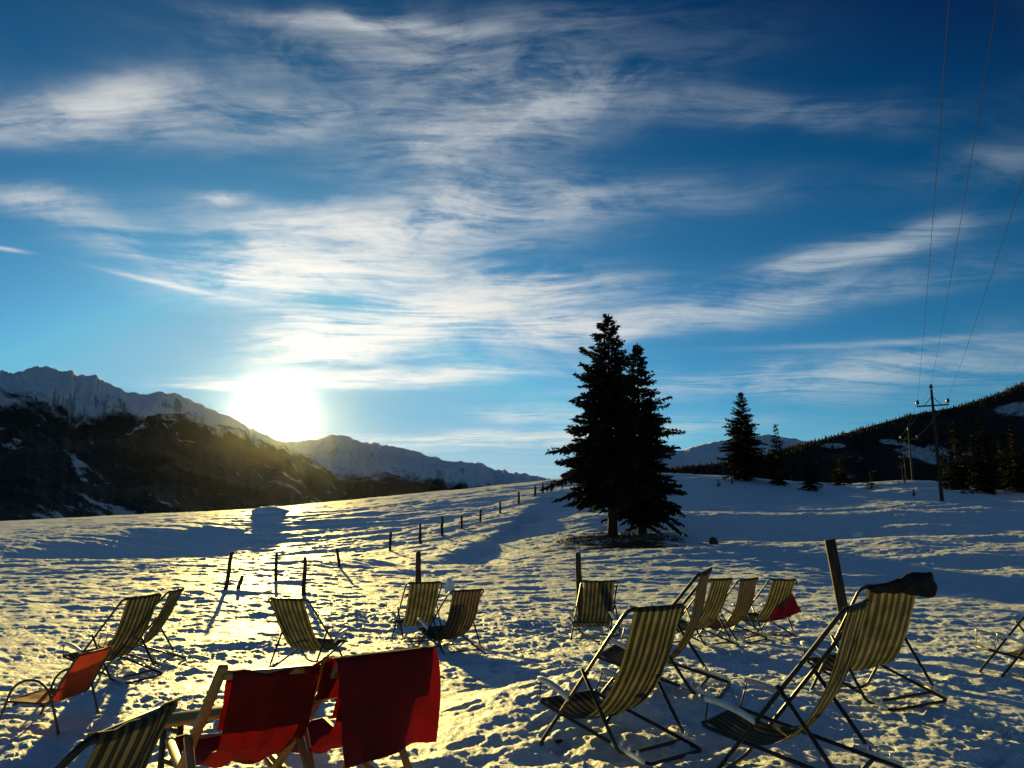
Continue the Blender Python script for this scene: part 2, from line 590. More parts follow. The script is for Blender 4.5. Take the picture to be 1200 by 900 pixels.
def mottled(name, c0, c1, scale=8, rough=0.6, spec=0.4, metal=0.0, bmp=0.0, stretch=(1, 1, 1), trans=None):
    m, k, out = material(name)
    co = k.n('ShaderNodeTexCoord').outputs['Object']
    nz = k.noise(k.mapping(co, scale=stretch), scale, 5, 0.6)
    col = k.mix(k.rng(nz, 0.3, 0.7), (*c0, 1), (*c1, 1))
    p = principled(k, col, rough, spec, metal)
    if bmp:
        k.t.links.new(bump(k, nz, bmp, 0.01), p.inputs['Normal'])
    sh = p.outputs[0]
    if trans:
        tr = k.n('ShaderNodeBsdfTranslucent')
        k.put(tr.inputs[0], col)
        mx = k.n('ShaderNodeMixShader')
        mx.inputs[0].default_value = trans
        k.t.links.new(sh, mx.inputs[1]); k.t.links.new(tr.outputs[0], mx.inputs[2])
        sh = mx.outputs[0]
    k.t.links.new(sh, out.inputs['Surface'])
    return m


# snow
def snow_material():
    m, k, out = material('snow')
    pos = k.n('ShaderNodeNewGeometry').outputs['Position']
    n1 = k.noise(pos, 11.0, 7, 0.68)
    n2 = k.noise(pos, 45.0, 5, 0.65)
    big = k.noise(pos, 0.35, 4)
    snow = k.mix(k.rng(big, 0.3, 0.7), (0.73, 0.81, 0.88, 1), (0.78, 0.85, 0.91, 1))
    # thawed brown grass round the twin spruces and along the banks
    grass = k.mix(k.rng(k.noise(pos, 14.0, 4), 0.35, 0.65), (0.05, 0.032, 0.012, 1), (0.12, 0.08, 0.03, 1))
    c = k.mapping(pos, (float(TREE_BASE[0]) + 0.3, float(TREE_BASE[1]) - 0.3, 0), (0, 0, 0), (4.4, 3.0, 1e6), 'TEXTURE')
    dd = k.vm('LENGTH', c)
    patch = k.rng(k.add(dd, k.mul(k.sub(k.noise(pos, 0.9, 6, 0.7), 0.5), 3.2)), 0.45, 0.85, 1.0, 0.0)
    col = k.mix(patch, snow, grass)
    p = principled(k, col, k.rng(n1, 0.2, 0.8, 0.50, 0.66), k.m('MULTIPLY_ADD', patch, -0.08, 0.12))
    h = k.add(k.mul(n1, 1.0), k.mul(n2, 0.5))
    k.t.links.new(bump(k, h, 1.0, 0.040), p.inputs['Normal'])
    k.t.links.new(p.outputs[0], out.inputs['Surface'])
    return m


SNOW = snow_material()

# ------------------------------------------------------------------ ground sheet
fine = np.linspace(R(-43), R(43), 1080)
rest = np.linspace(R(43), R(317), 70)[1:-1]
azs = np.concatenate([fine, rest])
rows = np.concatenate([[0.02, 0.5, 1.0, 1.6, 2.2], np.geomspace(2.6, 210, 830), np.geomspace(216, 400, 12), np.geomspace(500, 14000, 14)])
A, RR = np.meshgrid(azs, rows, indexing='ij')
X, Y = RR * np.sin(A), RR * np.cos(A)
Z = ground(X, Y)
# boot prints wandering between the chairs
prs = np.random.default_rng(12)
near_m = (RR < 21) & (RR > 2.5) & (np.abs(A) < R(43.5))
nx, ny, nz_ = X[near_m], Y[near_m], Z[near_m]
for walk in range(30):
    px_, py_ = prs.uniform(-6.5, 7.0), prs.uniform(5.5, 17.0)
    hd = prs.uniform(0, 6.283)
    for st in range(prs.integers(8, 20)):
        hd += prs.normal(0, 0.22)
        px_ += math.cos(hd) * 0.62; py_ += math.sin(hd) * 0.62
        sd = 0.11 if st % 2 else -0.11
        bx, by = px_ - math.sin(hd) * sd, py_ + math.cos(hd) * sd
        sel = np.nonzero((np.abs(nx - bx) < 0.4) & (np.abs(ny - by) < 0.4))[0]
        if len(sel) == 0:
            continue
        lx = (nx[sel] - bx) * math.cos(hd) + (ny[sel] - by) * math.sin(hd)
        ly = -(nx[sel] - bx) * math.sin(hd) + (ny[sel] - by) * math.cos(hd)
        q = np.hypot(lx / 0.165, ly / 0.070)
        dep = prs.uniform(0.030, 0.065)
        nz_[sel] += -dep * sstep(1.15, 0.8, q) + 0.10 * dep * np.exp(-((q - 1.45) / 0.3) ** 2)
Z[near_m] = nz_
gm = MB()
gm.grid(np.stack([X, Y, Z], -1)[::-1], close_u=True)
go = structure(obj('snow_ground', gm.mesh('snow_ground'), SNOW))

# ------------------------------------------------------------------ mountains
def mountain_material(name, treeline, spread, forest=(0.022, 0.028, 0.02), rock=(0.10, 0.095, 0.09), patch=0.62, clear=None, scale=1.0):
    m, k, out = material(name)
    geo = k.n('ShaderNodeNewGeometry')
    pos = geo.outputs['Position']
    s = k.n('ShaderNodeSeparateXYZ'); k.t.links.new(pos, s.inputs[0])
    nz = k.n('ShaderNodeSeparateXYZ'); k.t.links.new(geo.outputs['Normal'], nz.inputs[0])
    n1 = k.noise(pos, 0.0012 * scale, 7, 0.62, 0.4)
    n2 = k.noise(pos, 0.006 * scale, 6, 0.65)
    n3 = k.noise(pos, 0.03 * scale, 4, 0.65)
    hgt = k.add(s.outputs[2], k.add(k.mul(k.sub(n1, 0.5), spread), k.mul(k.sub(n2, 0.5), spread * 0.7)))
    above = k.rng(hgt, treeline - 60, treeline + 80)
    rocky = k.mul(k.rng(k.add(nz.outputs[2], k.mul(k.sub(n3, 0.5), 0.5)), 0.62, 0.50), 0.55)
    snowc = k.mix(rocky, (0.80, 0.82, 0.86, 1), (*rock, 1))
    pf = k.rng(k.add(n1, k.mul(k.sub(n2, 0.5), 0.7)), patch, patch + 0.06)
    if clear:
        for (cx, cyy, cz, rx, rz) in clear:
            d = k.vm('LENGTH', k.mapping(pos, (cx, cyy, cz), (0, 0, 0), (rx, 1e7, rz), 'TEXTURE'))
            pf = k.m('MAXIMUM', pf, k.rng(k.add(d, k.mul(k.sub(n2, 0.5), 1.5)), 0.7, 1.0, 1.0, 0.0))
    low = k.mix(k.mul(pf, k.rng(n3, 0.35, 0.5)), (*forest, 1), (0.72, 0.74, 0.78, 1))
    fg = k.mix(k.rng(n3, 0.3, 0.7), low, k.mix(1.0, low, (0.6, 0.62, 0.6, 1), 'MULTIPLY'))
    col = k.mix(above, fg, snowc)
    p = principled(k, col, 0.8, 0.2)
    k.t.links.new(bump(k, k.add(n2, k.mul(n3, 0.4)), 0.6, 60.0 / scale), p.inputs['Normal'])
    k.t.links.new(p.outputs[0], out.inputs['Surface'])
    return m


def mountain(name, sky_px, dist, depth, mat, seed, jag=2.0, spur=0.16, nu=420, nv=110, freq=1.0):
    xs = np.linspace(sky_px[0][0], sky_px[-1][0], nu)
    P = np.zeros((nu, nv, 3))
    px_, py_ = zip(*sky_px)
    dx_, dd_ = zip(*dist)
    ys = np.interp(xs, px_, py_)
    ys = ys + jag * (fbm(xs / 14 * freq, xs * 0, 4, seed, 0.6) + 0.8 * fbm(xs / 40 * freq, xs * 0 + 4, 2, seed + 3, ridged=True) - 0.3)
    vs = np.concatenate([np.linspace(0, 1, nv - 16), 1 + np.linspace(0.02, 0.5, 16)])
    for i, (px, py) in enumerate(zip(xs, ys)):
        a, e = azel(px, py)
        D = np.interp(px, dx_, dd_)
        rd = D - depth * (1 - vs)
        zr = EYE + math.tan(e) * D
        prof = np.where(vs <= 1, np.clip(vs, 0, 1) ** 1.25, 1 - (vs - 1) * 1.3)
        z = -160 + (zr + 160) * prof
        xw, yw = math.sin(a) * rd, math.cos(a) * rd
        sc = D / 7000 / freq
        wx = xw / (1300 * sc) + 0.5 * perlin(xw / (900 * sc), yw / (900 * sc), seed + 11)
        wy = yw / (2100 * sc) + 0.5 * perlin(xw / (900 * sc), yw / (900 * sc), seed + 12)
        sp = fbm(wx, wy, 6, seed + 21, 0.52, True)
        env = np.clip(vs * 1.3, 0, 1) * np.clip((1.0 - vs) * 5, 0, 1)
        amp = spur * (zr + 160) * env
        z = z + amp * (sp - 0.35)
        P[i, :, 0], P[i, :, 1], P[i, :, 2] = math.sin(a) * rd, math.cos(a) * rd, z
    b = MB(); b.grid(P)
    o = obj(name, b.mesh(name, True), mat)
    return structure(o), P


SK_LEFT = [(-260, 452), (-150, 440), (-60, 434), (0, 433), (20, 436), (40, 428), (70, 431), (95, 438), (110, 438), (125, 446), (150, 457), (165, 462), (180, 459),
           (205, 459), (225, 468), (245, 477), (270, 488), (300, 503), (330, 517), (370, 540), (420, 580), (450, 610)]
SK_MID = [(180, 560), (230, 540), (290, 522), (330, 517), (365, 515), (385, 511), (402, 509), (425, 517), (450, 521), (475, 524), (500, 533), (530, 540), (555, 541), (580, 549),
          (610, 554), (640, 560), (700, 566), (760, 570)]
SK_FAR = [(700, 552), (740, 540), (780, 530), (800, 527), (820, 521), (845, 515), (875, 511), (900, 509), (922, 512), (943, 517), (980, 530), (1040, 548)]
SK_RIGHT = [(740, 560), (780, 551), (800, 547), (850, 542), (900, 531), (943, 520), (1000, 505), (1067, 486), (1120, 477), (1167, 462), (1200, 448), (1260, 425), (1350, 400), (1480, 380)]

mountain('mountain_range', SK_MID, [(180, 9000), (760, 10500)], 5200, mountain_material('mountain_far_snow', 560, 500, patch=0.60), 5, 3.6, 0.24, nu=640, nv=150, freq=1.6)
mountain('snow_mountain', SK_LEFT, [(-260, 5200), (450, 7500)], 4200, mountain_material('mountain_snow', 720, 800, patch=0.60), 9, 5.0, 0.22, nu=760, nv=150, freq=1.1)
mountain('distant_peak', SK_FAR, [(700, 9500), (1040, 9500)], 3500, mountain_material('peak_snow', 620, 300), 14, 2.0, 0.2)
clr = []
for (px, py, rpx, rpy) in [(1196, 490, 40, 19), (1060, 540, 34, 16), (1040, 520, 10, 6), (985, 520, 12, 5)]:
    d = ray(px, py); t = 3000 / d[1]
    clr.append((float(d[0] * t), 0.0, float(EYE + d[2] * t), rpx / FPX * 3100, rpy / FPX * 3100))
rm, RP = mountain('forest_mountain', SK_RIGHT, [(740, 3300), (943, 3400), (1200, 3700), (1480, 4100)], 1700,
                  mountain_material('mountain_forest', 5000, 10, forest=(0.012, 0.015, 0.012), patch=0.66, clear=clr, scale=2.0), 19, 0.6, 0.10, 300, 90)


# forest on the right mountain: too many and too far to count
def forest(P, count, seed):
    rng = np.random.default_rng(seed)
    nu, nv = P.shape[:2]
    ridge = nv - 16
    V, T, n = [], [], 0
    a = np.linspace(0, 2 * np.pi, 5, endpoint=False)
    for k in range(count):
        u = rng.random() * (nu - 2)
        v = ridge - 1 if rng.random() < 0.2 else rng.random() ** 0.7 * (ridge - 3)
        v = min(v + rng.random() * 2, ridge)
        i, j = int(u), int(v)
        fu, fv = u - i, v - j
        p = P[i, j] * (1 - fu) * (1 - fv) + P[i + 1, j] * fu * (1 - fv) + P[i, j + 1] * (1 - fu) * fv + P[i + 1, j + 1] * fu * fv
        skip = False
        for (cx, cyy, cz, rx, rz) in clr:
            q = (p - np.array([0, 0, EYE])) * (3000 / p[1]) + np.array([0, 0, EYE])
            if ((q[0] - cx) / rx) ** 2 + ((q[2] - cz) / rz) ** 2 < 1.25:
                skip = True
        if skip or perlin(p[0] / 260, p[1] / 260, 5) > 0.38:
            continue
        h = rng.uniform(8, 16); w = h * rng.uniform(0.18, 0.26)
        for (zb, zt, ww) in ((0.05, 0.6, 1.0), (0.4, 1.0, 0.62)):
            ring = np.stack([p[0] + np.cos(a) * w * ww, p[1] + np.sin(a) * w * ww, np.full(5, p[2] + h * zb)], -1)
            V.append(np.vstack([ring, [[p[0], p[1], p[2] + h * zt]]]))
            T.append(np.stack([np.arange(5), (np.arange(5) + 1) % 5, np.full(5, 5)], -1) + n)
            n += 6
    return new_mesh('forest', np.concatenate(V), np.concatenate(T))


def foliage_material(name, c0, c1):
    return mottled(name, c0, c1, 2.0, 0.85, 0.10, trans=0.08)


FOLIAGE = foliage_material('spruce_needles', (0.011, 0.014, 0.009), (0.024, 0.027, 0.014))
fo = obj('forest', forest(RP, 19000, 3), foliage_material('far_needles', (0.010, 0.013, 0.010), (0.02, 0.024, 0.016)))
fo['kind'] = 'stuff'
fo['label'] = 'dark conifer forest covering the right mountain'

# ------------------------------------------------------------------ haze
hb = bpy.data.meshes.new('haze')
sx, z0, z1 = 15500, -175, 1750
hv = [(x, y, z) for z in (z0, z1) for y in (-sx, sx) for x in (-sx, sx)]
hb.from_pydata(hv, [], [(0, 2, 3, 1), (4, 5, 7, 6), (0, 1, 5, 4), (2, 6, 7, 3), (0, 4, 6, 2), (1, 3, 7, 5)])
hm, hk, hout = material('haze')
pv = hk.n('ShaderNodeVolumePrincipled')
pv.inputs['Color'].default_value = (0.95, 0.96, 1.0, 1)
pv.inputs['Density'].default_value = 2.8e-7
pv.inputs['Anisotropy'].default_value = 0.94
pv.inputs['Density Attribute'].default_value = ''
pv.inputs['Color Attribute'].default_value = ''
pv.inputs['Temperature Attribute'].default_value = ''
hm.node_tree.links.new(pv.outputs[0], hout.inputs['Volume'])
ho = obj('haze', hb, hm)
ho['kind'] = 'stuff'
ho['label'] = 'thin sunlit winter haze over the valley'

# ------------------------------------------------------------------ trees
BARK = mottled('bark', (0.014, 0.010, 0.007), (0.032, 0.023, 0.016), 6, 0.9, 0.2, bmp=0.6, stretch=(3, 3, 0.6))


def spruce_meshes(H, W, seed, low=0.08, dens=1.0, sparse_top=0.0, lean=0.0, lop=(0, 0)):
    """trunk and crown of a spruce of height H and crown radius W at its base"""
    rng = np.random.default_rng(seed)
    tb = MB()
    zz = np.linspace(-0.3, H * 0.97, 12)
    tb.tube(np.stack([0.03 * H * lean * (zz / H) ** 2 + 0.02 * np.sin(zz * 1.3), 0.02 * np.cos(zz), zz], -1),
            np.maximum(0.021 * H * (1 - zz / H) ** 0.9, 0.012) + 0.05 * np.exp(-np.maximum(zz, 0) * 2), 8)
    V, T, n = [], [], 0
    step = max(0.17, H / 62) / dens

    def blade(p, d, L, w, nr):
        nonlocal n
        s = np.cross(d, nr)
        ls = np.linalg.norm(s)
        if ls < 1e-6:
            return
        s = s / ls
        V.append(np.array([p, p + d * L * 0.45 + s * w, p + d * L, p + d * L * 0.45 - s * w]))
        T.append(np.array([[0, 1, 2], [0, 2, 3]]) + n)
        n += 4
    z = H * low
    while z < H * 0.985:
        h = (z / H - low) / (1 - low)
        rad = W * (1 - h) ** 0.80 * (0.42 + 0.58 * min(1, h / 0.13)) * (0.86 + 0.28 * rng.random()) + 0.02 * W
        nb = int(round((5.5 + 3 * (1 - h)) * (1 if rng.random() > sparse_top * h else 0.4)))
        a0 = rng.random() * 6.283
        zw = z
        for b in range(nb):
            a = a0 + b * 6.283 / max(nb, 1) + rng.normal(0, 0.3)
            z = zw + rng.normal(0, step * 0.55)
            L = rad * rng.uniform(0.38, 1.08) * (1 + lop[0] * math.cos(a - lop[1]))
            if h > 0.15 and rng.random() < 0.10:
                L *= 1.22
            if L < 0.05:
                continue
            out = np.array([math.cos(a), math.sin(a), 0])
            rise = 0.55 * h - 0.06 + rng.normal(0, 0.14)
            droop = 0.34 * (1 - h) + 0.06
            ns = max(4, int(L / max(0.11, H / 120)))
            ss = np.linspace(0.08, 1.0, ns)
            xo = 0.03 * H * lean * (z / H) ** 2
            base = np.array([xo, 0, z])
            last = None
            for s in ss:
                p = base + out * (L * s) + np.array([0, 0, L * (rise * s - droop * s * s + 0.32 * droop * s ** 4)])
                if last is not None:
                    d = p - last; d /= np.linalg.norm(d)
                    blade(last, d, np.linalg.norm(p - last) * 1.9, 0.028 + 0.006 * H * (1 - s) * 0.4, np.array([0, 0, 1.0]))
                    side = np.cross(d, [0, 0, 1.0]); side /= np.linalg.norm(side)
                    tl = (0.34 * L * (1.08 - s) ** 0.8 + 0.10 + 0.008 * H)
                    for sg in (-1, 1):
                        q = d * rng.uniform(0.5, 0.95) + side * sg * rng.uniform(0.5, 1.0) + np.array([0, 0, -rng.uniform(0.05, 0.55)])
                        q /= np.linalg.norm(q)
                        blade(p, q, tl * rng.uniform(0.6, 1.15), 0.03 + 0.0042 * H + 0.03 * tl, np.array([rng.normal(0, .5), rng.normal(0, .5), 1.0]))
                    if rng.random() < 0.95:
                        q = d * 0.6 + np.array([rng.normal(0, 0.3), rng.normal(0, 0.3), -0.9]); q /= np.linalg.norm(q)
                        blade(p, q, tl * rng.uniform(0.35, 0.8), 0.03 + 0.003 * H, np.cross(q, out) + rng.normal(0, .3, 3))
                    if rng.random() < 0.4:
                        q = d * 0.8 + np.array([rng.normal(0, 0.2), rng.normal(0, 0.2), 0.55]); q /= np.linalg.norm(q)
                        blade(p, q, tl * rng.uniform(0.3, 0.55), 0.025 + 0.002 * H, side)
                last = p
        z = zw + step * rng.uniform(0.7, 1.3)
    tip = np.array([0.03 * H * lean, 0, H * 0.93])
    for k in range(10):
        blade(tip + np.array([0, 0, H * 0.006 * k]), np.array([rng.normal(0, .25), rng.normal(0, .25), 1.0]), H * 0.02 + 0.1, 0.02 + 0.002 * H, rng.normal(0, 1, 3))
    return tb.mesh('trunk'), new_mesh('crown', np.concatenate(V), np.concatenate(T))


def spruce(name, base_px, top_y, wpx, seed, label, group=None, cat='tree', dist=None, **kw):
    p = hit(*base_px)
    if dist:
        d = ray(base_px[0], HORIZON); d /= math.hypot(d[0], d[1])
        p = np.array([d[0] * dist, d[1] * dist, 0.0])
        p[2] = float(ground(p[:1], p[1:2])[0])
    depth = p[1] * CP + (p[2] - EYE) * SP
    _, e = azel(base_px[0], top_y)
    H = EYE + math.tan(e) * math.hypot(p[0], p[1]) - p[2]
    W = wpx / FPX * depth
    t, c = spruce_meshes(H, W, seed, **kw)
    root = obj(name, None)
    root.location = p
    obj('trunk', t, BARK, root)
    obj('crown', c, FOLIAGE, root)
    tag(root, label, cat, group)
    return root, p, H


tw1, twp, twH = spruce('spruce_tree', (718, 630), 369, 80, 1, 'tallest dark spruce, the taller trunk of the close pair on the meadow', low=0.17, dens=1.15, lop=(0.10, math.pi))
d2 = math.hypot(twp[0], twp[1]) + 2.2
spruce('spruce_tree', (753, 627), 403, 60, 2, 'shorter dark spruce growing into the tallest spruce of the close pair', dist=d2, low=0.065, dens=1.15, lop=(0.04, 0.0))
spruce('spruce_tree', (873, 563), 459, 34, 3, 'dense conical spruce standing alone on the snowy crest before the distant white peak', low=0.05, dens=1.1)
spruce('young_spruce', (913, 568), 497, 20, 4, 'slim young spruce with a thin bare tip next to the conical spruce', low=0.03, sparse_top=0.8)
spruce('young_spruce', (950, 575), 524, 18, 5, 'small bushy spruce on the crest below the forest mountain, with boughs touching the snow', low=0.02)
spruce('young_spruce', (985, 568), 531, 16, 6, 'small dark spruce between the bushy spruce and the tiny low one', low=0.03)
spruce('young_spruce', (1021, 573), 553, 10, 7, 'tiny low spruce sticking out of the snow near the far poles', low=0.0)
CLUMP = ['pointed dark spruce in the clump, on the side facing the utility pole', 'tall broad spruce in the middle of the clump by the utility pole',
         'spruce in the clump beside the snow clearing, shorter than the broad one', 'tallest spruce at the outer end of the clump away from the pole',
         'short spruce squeezed between the pointed and the broad spruce of the clump', 'short slim spruce just past the broad spruce of the clump', 'smallest spruce of the clump, closest to the near utility pole']
for k, (bx, by, ty, w) in enumerate([(1124, 574, 494, 24), (1157, 577, 485, 27), (1192, 576, 500, 26), (1222, 574, 480, 28), (1142, 572, 520, 18), (1176, 573, 514, 20), (1108, 571, 530, 13)]):
    spruce('spruce_tree', (bx, by), ty, w, 20 + k, CLUMP[k], 'spruces in the clump by the utility pole', low=0.03, dens=0.9)
SHRUB = ['tiny shrub in the snow in front of the spruce clump', 'low dark shrub at the foot of the broad clump spruce', 'low shrub in the snow before the far utility poles',
         'tiny shrub on the crest, farther of two from the conical spruce', 'tiny shrub on the crest at the foot of the conical spruce', 'tiny sprig in the snow short of the near utility pole']
for k, (bx, by, ty, w) in enumerate([(1116, 572, 566, 5), (1128, 578, 571, 8), (1060, 566, 559, 6), (842, 570, 563, 6), (858, 567, 561, 7), (1071, 581, 575, 5)]):
    spruce('low_shrub', (bx, by), ty, w, 40 + k, SHRUB[k], 'low shrubs on the crest', 'shrub', low=0.0, dens=0.8)

# grass under the twin spruces
gv, gt, n = [], [], 0
rng = np.random.default_rng(4)
for k in range(1500):
    a, q = rng.random() * 6.283, math.sqrt(rng.random())
    x, y = twp[0] + 0.3 + math.cos(a) * q * 3.6, twp[1] - 0.3 + math.sin(a) * q * 2.2
    gv.append((x, y, rng.uniform(0.05, 0.28), rng.normal(0, 0.07), rng.normal(0, 0.07)))
gv = np.array(gv)
gz = ground(gv[:, 0], gv[:, 1])
V = np.stack([np.stack([gv[:, 0] - 0.02, gv[:, 1], gz - 0.02], -1), np.stack([gv[:, 0] + 0.02, gv[:, 1], gz - 0.02], -1),
              np.stack([gv[:, 0] + gv[:, 3], gv[:, 1] + gv[:, 4], gz + gv[:, 2]], -1)], 1).reshape(-1, 3)
gr = obj('dry_grass', new_mesh('dry_grass', V, np.arange(len(V)).reshape(-1, 3)), mottled('dry_grass', (0.04, 0.026, 0.010), (0.09, 0.06, 0.022), 3, 0.8, 0.2))
gr['kind'] = 'stuff'
gr['label'] = 'brown thawed grass under the pair of spruces'

# ------------------------------------------------------------------ posts
POSTWOOD = mottled('weathered_wood', (0.03, 0.021, 0.015), (0.075, 0.054, 0.038), 7, 0.85, 0.2, bmp=0.5, stretch=(4, 4, 0.5))
WOOD = mottled('varnished_wood', (0.28, 0.15, 0.05), (0.42, 0.25, 0.09), 5, 0.45, 0.5, bmp=0.15, stretch=(12, 12, 1.0))
PALEWOOD = mottled('bench_wood', (0.42, 0.22, 0.06), (0.55, 0.31, 0.09), 5, 0.7, 0.2, bmp=0.12, stretch=(1, 10, 10))


def at_depth(px, py, p):
    """point on the pixel's ray at the horizontal distance of p"""
    d = ray(px, py)
    t = math.hypot(p[0], p[1]) / math.hypot(d[0], d[1])
    return d * t + np.array([0, 0, EYE])


def post(base, top, wpx, label, group=None, name='fence_post', base_dist=None, square=False, seed=0):
    if base_dist:
        d = ray(base[0], HORIZON); d /= math.hypot(d[0], d[1])
        p = np.array([d[0] * base_dist, d[1] * base_dist, 0.0]); p[2] = float(ground(p[:1], p[1:2])[0])
    else:
        p = hit(*base)
    q = at_depth(*top, p)
    rad = wpx / FPX * math.hypot(p[0], p[1]) / 2
    v = q - p
    v[1] = 0.02
    b = MB()
    rs = np.random.default_rng(seed + 1)
    if square:
        b.bar((0, 0, 0) - v * 0.12, v, rad * 2, rad * 1.3, (0.2, 1, 0), 0.012)
    else:
        ts = np.array([-0.2, 0, 0.25, 0.5, 0.75, 0.97, 1.0])
        pts = np.array([v * t for t in ts]); pts[1:-1] += rs.normal(0, rad * 0.12, (5, 3))
        b.tube(pts, rad * np.array([1.1, 1.1, 1.0, 1.05, 0.95, 0.9, 0.6]) * rs.uniform(0.93, 1.07, 7), 8)
    o = obj(name, b.mesh(name, not square), POSTWOOD, loc=p)
    tag(o, label, 'post', group)
    return o, p


ORD = ['lowest', 'second', 'third', 'fourth', 'fifth', 'sixth', 'seventh', 'eighth', 'ninth and highest']
FROW = 'row of far fence posts climbing the meadow along the bank'
for k, (b, t) in enumerate([((457, 645), (458, 623)), ((492.5, 637), (492.5, 614)), ((518, 628), (518, 605)), ((541, 619), (541, 603)), ((563, 611), (563, 597)),
                            ((586, 601), (586, 588)), ((608, 590), (608, 576)), ((627, 581), (627, 570)), ((636, 577), (636, 567))]):
    post(b, t, 3.2 if k < 3 else 2.6, ORD[k] + ' thin fence post up the row that climbs beside the snowy bank', FROW, seed=k)
post((265, 691), (271, 647), 4.4, 'tall fence post leaning beside a short broken stump, left of the striped chairs', seed=21)
post((279, 690), (284, 675), 4.2, 'short broken post stump at the foot of the tall leaning post', name='post_stump', seed=22)
post((323, 681), (324, 647), 3.6, 'slim upright fence post between the leaning post and the sturdier post', seed=23)
post((356, 697), (357, 653), 4.6, 'sturdy upright fence post just behind the single striped chair', seed=24)
post((398, 664), (394, 642), 3.2, 'slim fence post tilting left with a kinked foot', seed=25)
s1, s1p = post((491, 700), (491, 646), 6.5, 'post with a short crossboard standing behind two striped chairs', name='marker_post', base_dist=18.5, seed=26)
cb = MB(); cb.bar((-0.26, -0.07, 0.28), (0.26, -0.10, 0.40), 0.03, 0.07, (0, 0, 1))
obj('crossboard', cb.mesh('crossboard', False), mottled('red_brown_paint', (0.16, 0.03, 0.02), (0.22, 0.06, 0.03), 8, 0.6), s1)
post((680, 720), (677, 648), 7.5, 'thick dark post right behind the lone upright striped chair', name='wooden_post', base_dist=15.4, seed=27)
post((990, 752), (970.5, 632), 10.5, 'tall flat stake leaning behind the chair with the dark jacket', name='wooden_stake', base_dist=10.6, square=True, seed=28)

# small stump and snow lumps
p = hit(836, 637)
b = MB()
b.tube([(0, 0, -0.1), (0.02, 0, 0.1), (0.0, 0.03, 0.28), (0.02, 0.03, 0.33)], [0.26, 0.24, 0.17, 0.05], 9)
tag(obj('tree_stump', b.mesh('tree_stump'), POSTWOOD, loc=p), 'small dark stump standing alone in the snow right of the twin spruces', 'stump')


def blob_mesh(name, sx_, sy_, sz_, seed, nu=28, nv=14, rough=0.25, flat=True):
    th = np.linspace(0, 2 * np.pi, nu, endpoint=False)
    ph = np.linspace(0.02, np.pi * (0.56 if flat else 0.98), nv)
    T_, P_ = np.meshgrid(th, ph, indexing='ij')
    x, y, z = np.sin(P_) * np.cos(T_), np.sin(P_) * np.sin(T_), np.cos(P_)
    rr = 1 + rough * fbm(x * 1.7 + z, y * 1.7 - z * 0.7, 4, seed)
    b = MB(); b.grid(np.stack([x * sx_ * rr, y * sy_ * rr, z * sz_ * rr], -1)[::-1], close_u=True)
    return b.mesh(name)


p = hit(317, 601)
tag(obj('snow_heap', blob_mesh('snow_heap', 2.1, 1.8, 0.95, 3, rough=0.35), SNOW, loc=p - np.array([0, 0, 0.25])), 'rounded snow heap on the crest under the low sun', 'snow heap')
p = hit(1003, 628)
tag(obj('snow_lump', blob_mesh('snow_lump', 0.45, 0.3, 0.3, 8, rough=0.6), SNOW, loc=p), 'ragged snow lump on the shaded slope beyond the leaning stake', 'snow lump')
p = hit(527, 694)
tag(obj('snow_lump', blob_mesh('snow_lump', 0.13, 0.12, 0.34, 12, rough=0.5), SNOW, loc=p), 'small pointed snow lump behind the pair of striped chairs', 'snow lump')

# ------------------------------------------------------------------ utility poles and wires
POLEWOOD = mottled('pole_wood', (0.022, 0.015, 0.011), (0.045, 0.030, 0.022), 4, 0.85, 0.2, stretch=(5, 5, 0.4))
INSUL = mottled('insulator', (0.03, 0.02, 0.015), (0.06, 0.04, 0.03), 10, 0.25, 0.5)
IRON = mottled('dark_iron', (0.03, 0.028, 0.026), (0.06, 0.055, 0.05), 10, 0.5, 0.5, 0.6)
PB = hit(1104, 587)
_, pe = azel(1088, 450)
PH = EYE + math.tan(pe) * math.hypot(PB[0], PB[1]) - PB[2]
WIRE_DIR = np.array([-23.8, -49.9]) / np.hypot(23.8, 49.9)
ARM = np.array([WIRE_DIR[1], -WIRE_DIR[0]]) * -1       # horizontal, across the line
ARM_W = 14.5 / FPX * PB[1] / abs(ARM[0])


def pole_meshes(H):
    out = []
    b = MB(); zs = np.linspace(-0.4, H - 0.45, 9); b.tube(np.stack([zs * 0, zs * 0, zs], -1), np.linspace(0.15, 0.09, 9), 10)
    out.append(('pole', b.mesh('pole'), POLEWOOD))
    ax = np.array([ARM[0], ARM[1], 0]) * ARM_W
    za = H - 1.75
    b = MB(); b.bar(-ax * 1.06 + (0, 0, za), ax * 1.06 + (0, 0, za), 0.09, 0.11)
    out.append(('crossarm', b.mesh('crossarm', False), IRON))
    for s in (-1, 1):
        b = MB(); b.tube([ax * 0.55 * s + (0, 0, za + 0.04), np.array([0, 0, za + 0.75])], 0.028, 6)
        out.append(('brace', b.mesh('brace'), IRON))
    for q in (-ax + (0, 0, za + 0.05), ax + (0, 0, za + 0.05), np.array([0, 0, H - 0.5])):
        b = MB()
        b.tube([q, q + (0, 0, 0.12), q + (0, 0, 0.14), q + (0, 0, 0.30), q + (0, 0, 0.34), q + (0, 0, 0.42), q + (0, 0, 0.45)], [0.03, 0.03, 0.13, 0.14, 0.09, 0.12, 0.04], 10)
        out.append(('insulator', b.mesh('insulator'), INSUL))
    return out


def make_pole(p, H, label, parts=None, scale=1.0):
    root = obj('utility_pole', None); root.location = p
    for (nm, me, mt) in (parts or pole_meshes(H)):
        obj(nm, me, mt, root)
    root.scale = (scale,) * 3
    tag(root, label, 'utility pole', 'utility poles on the meadow')
    return root


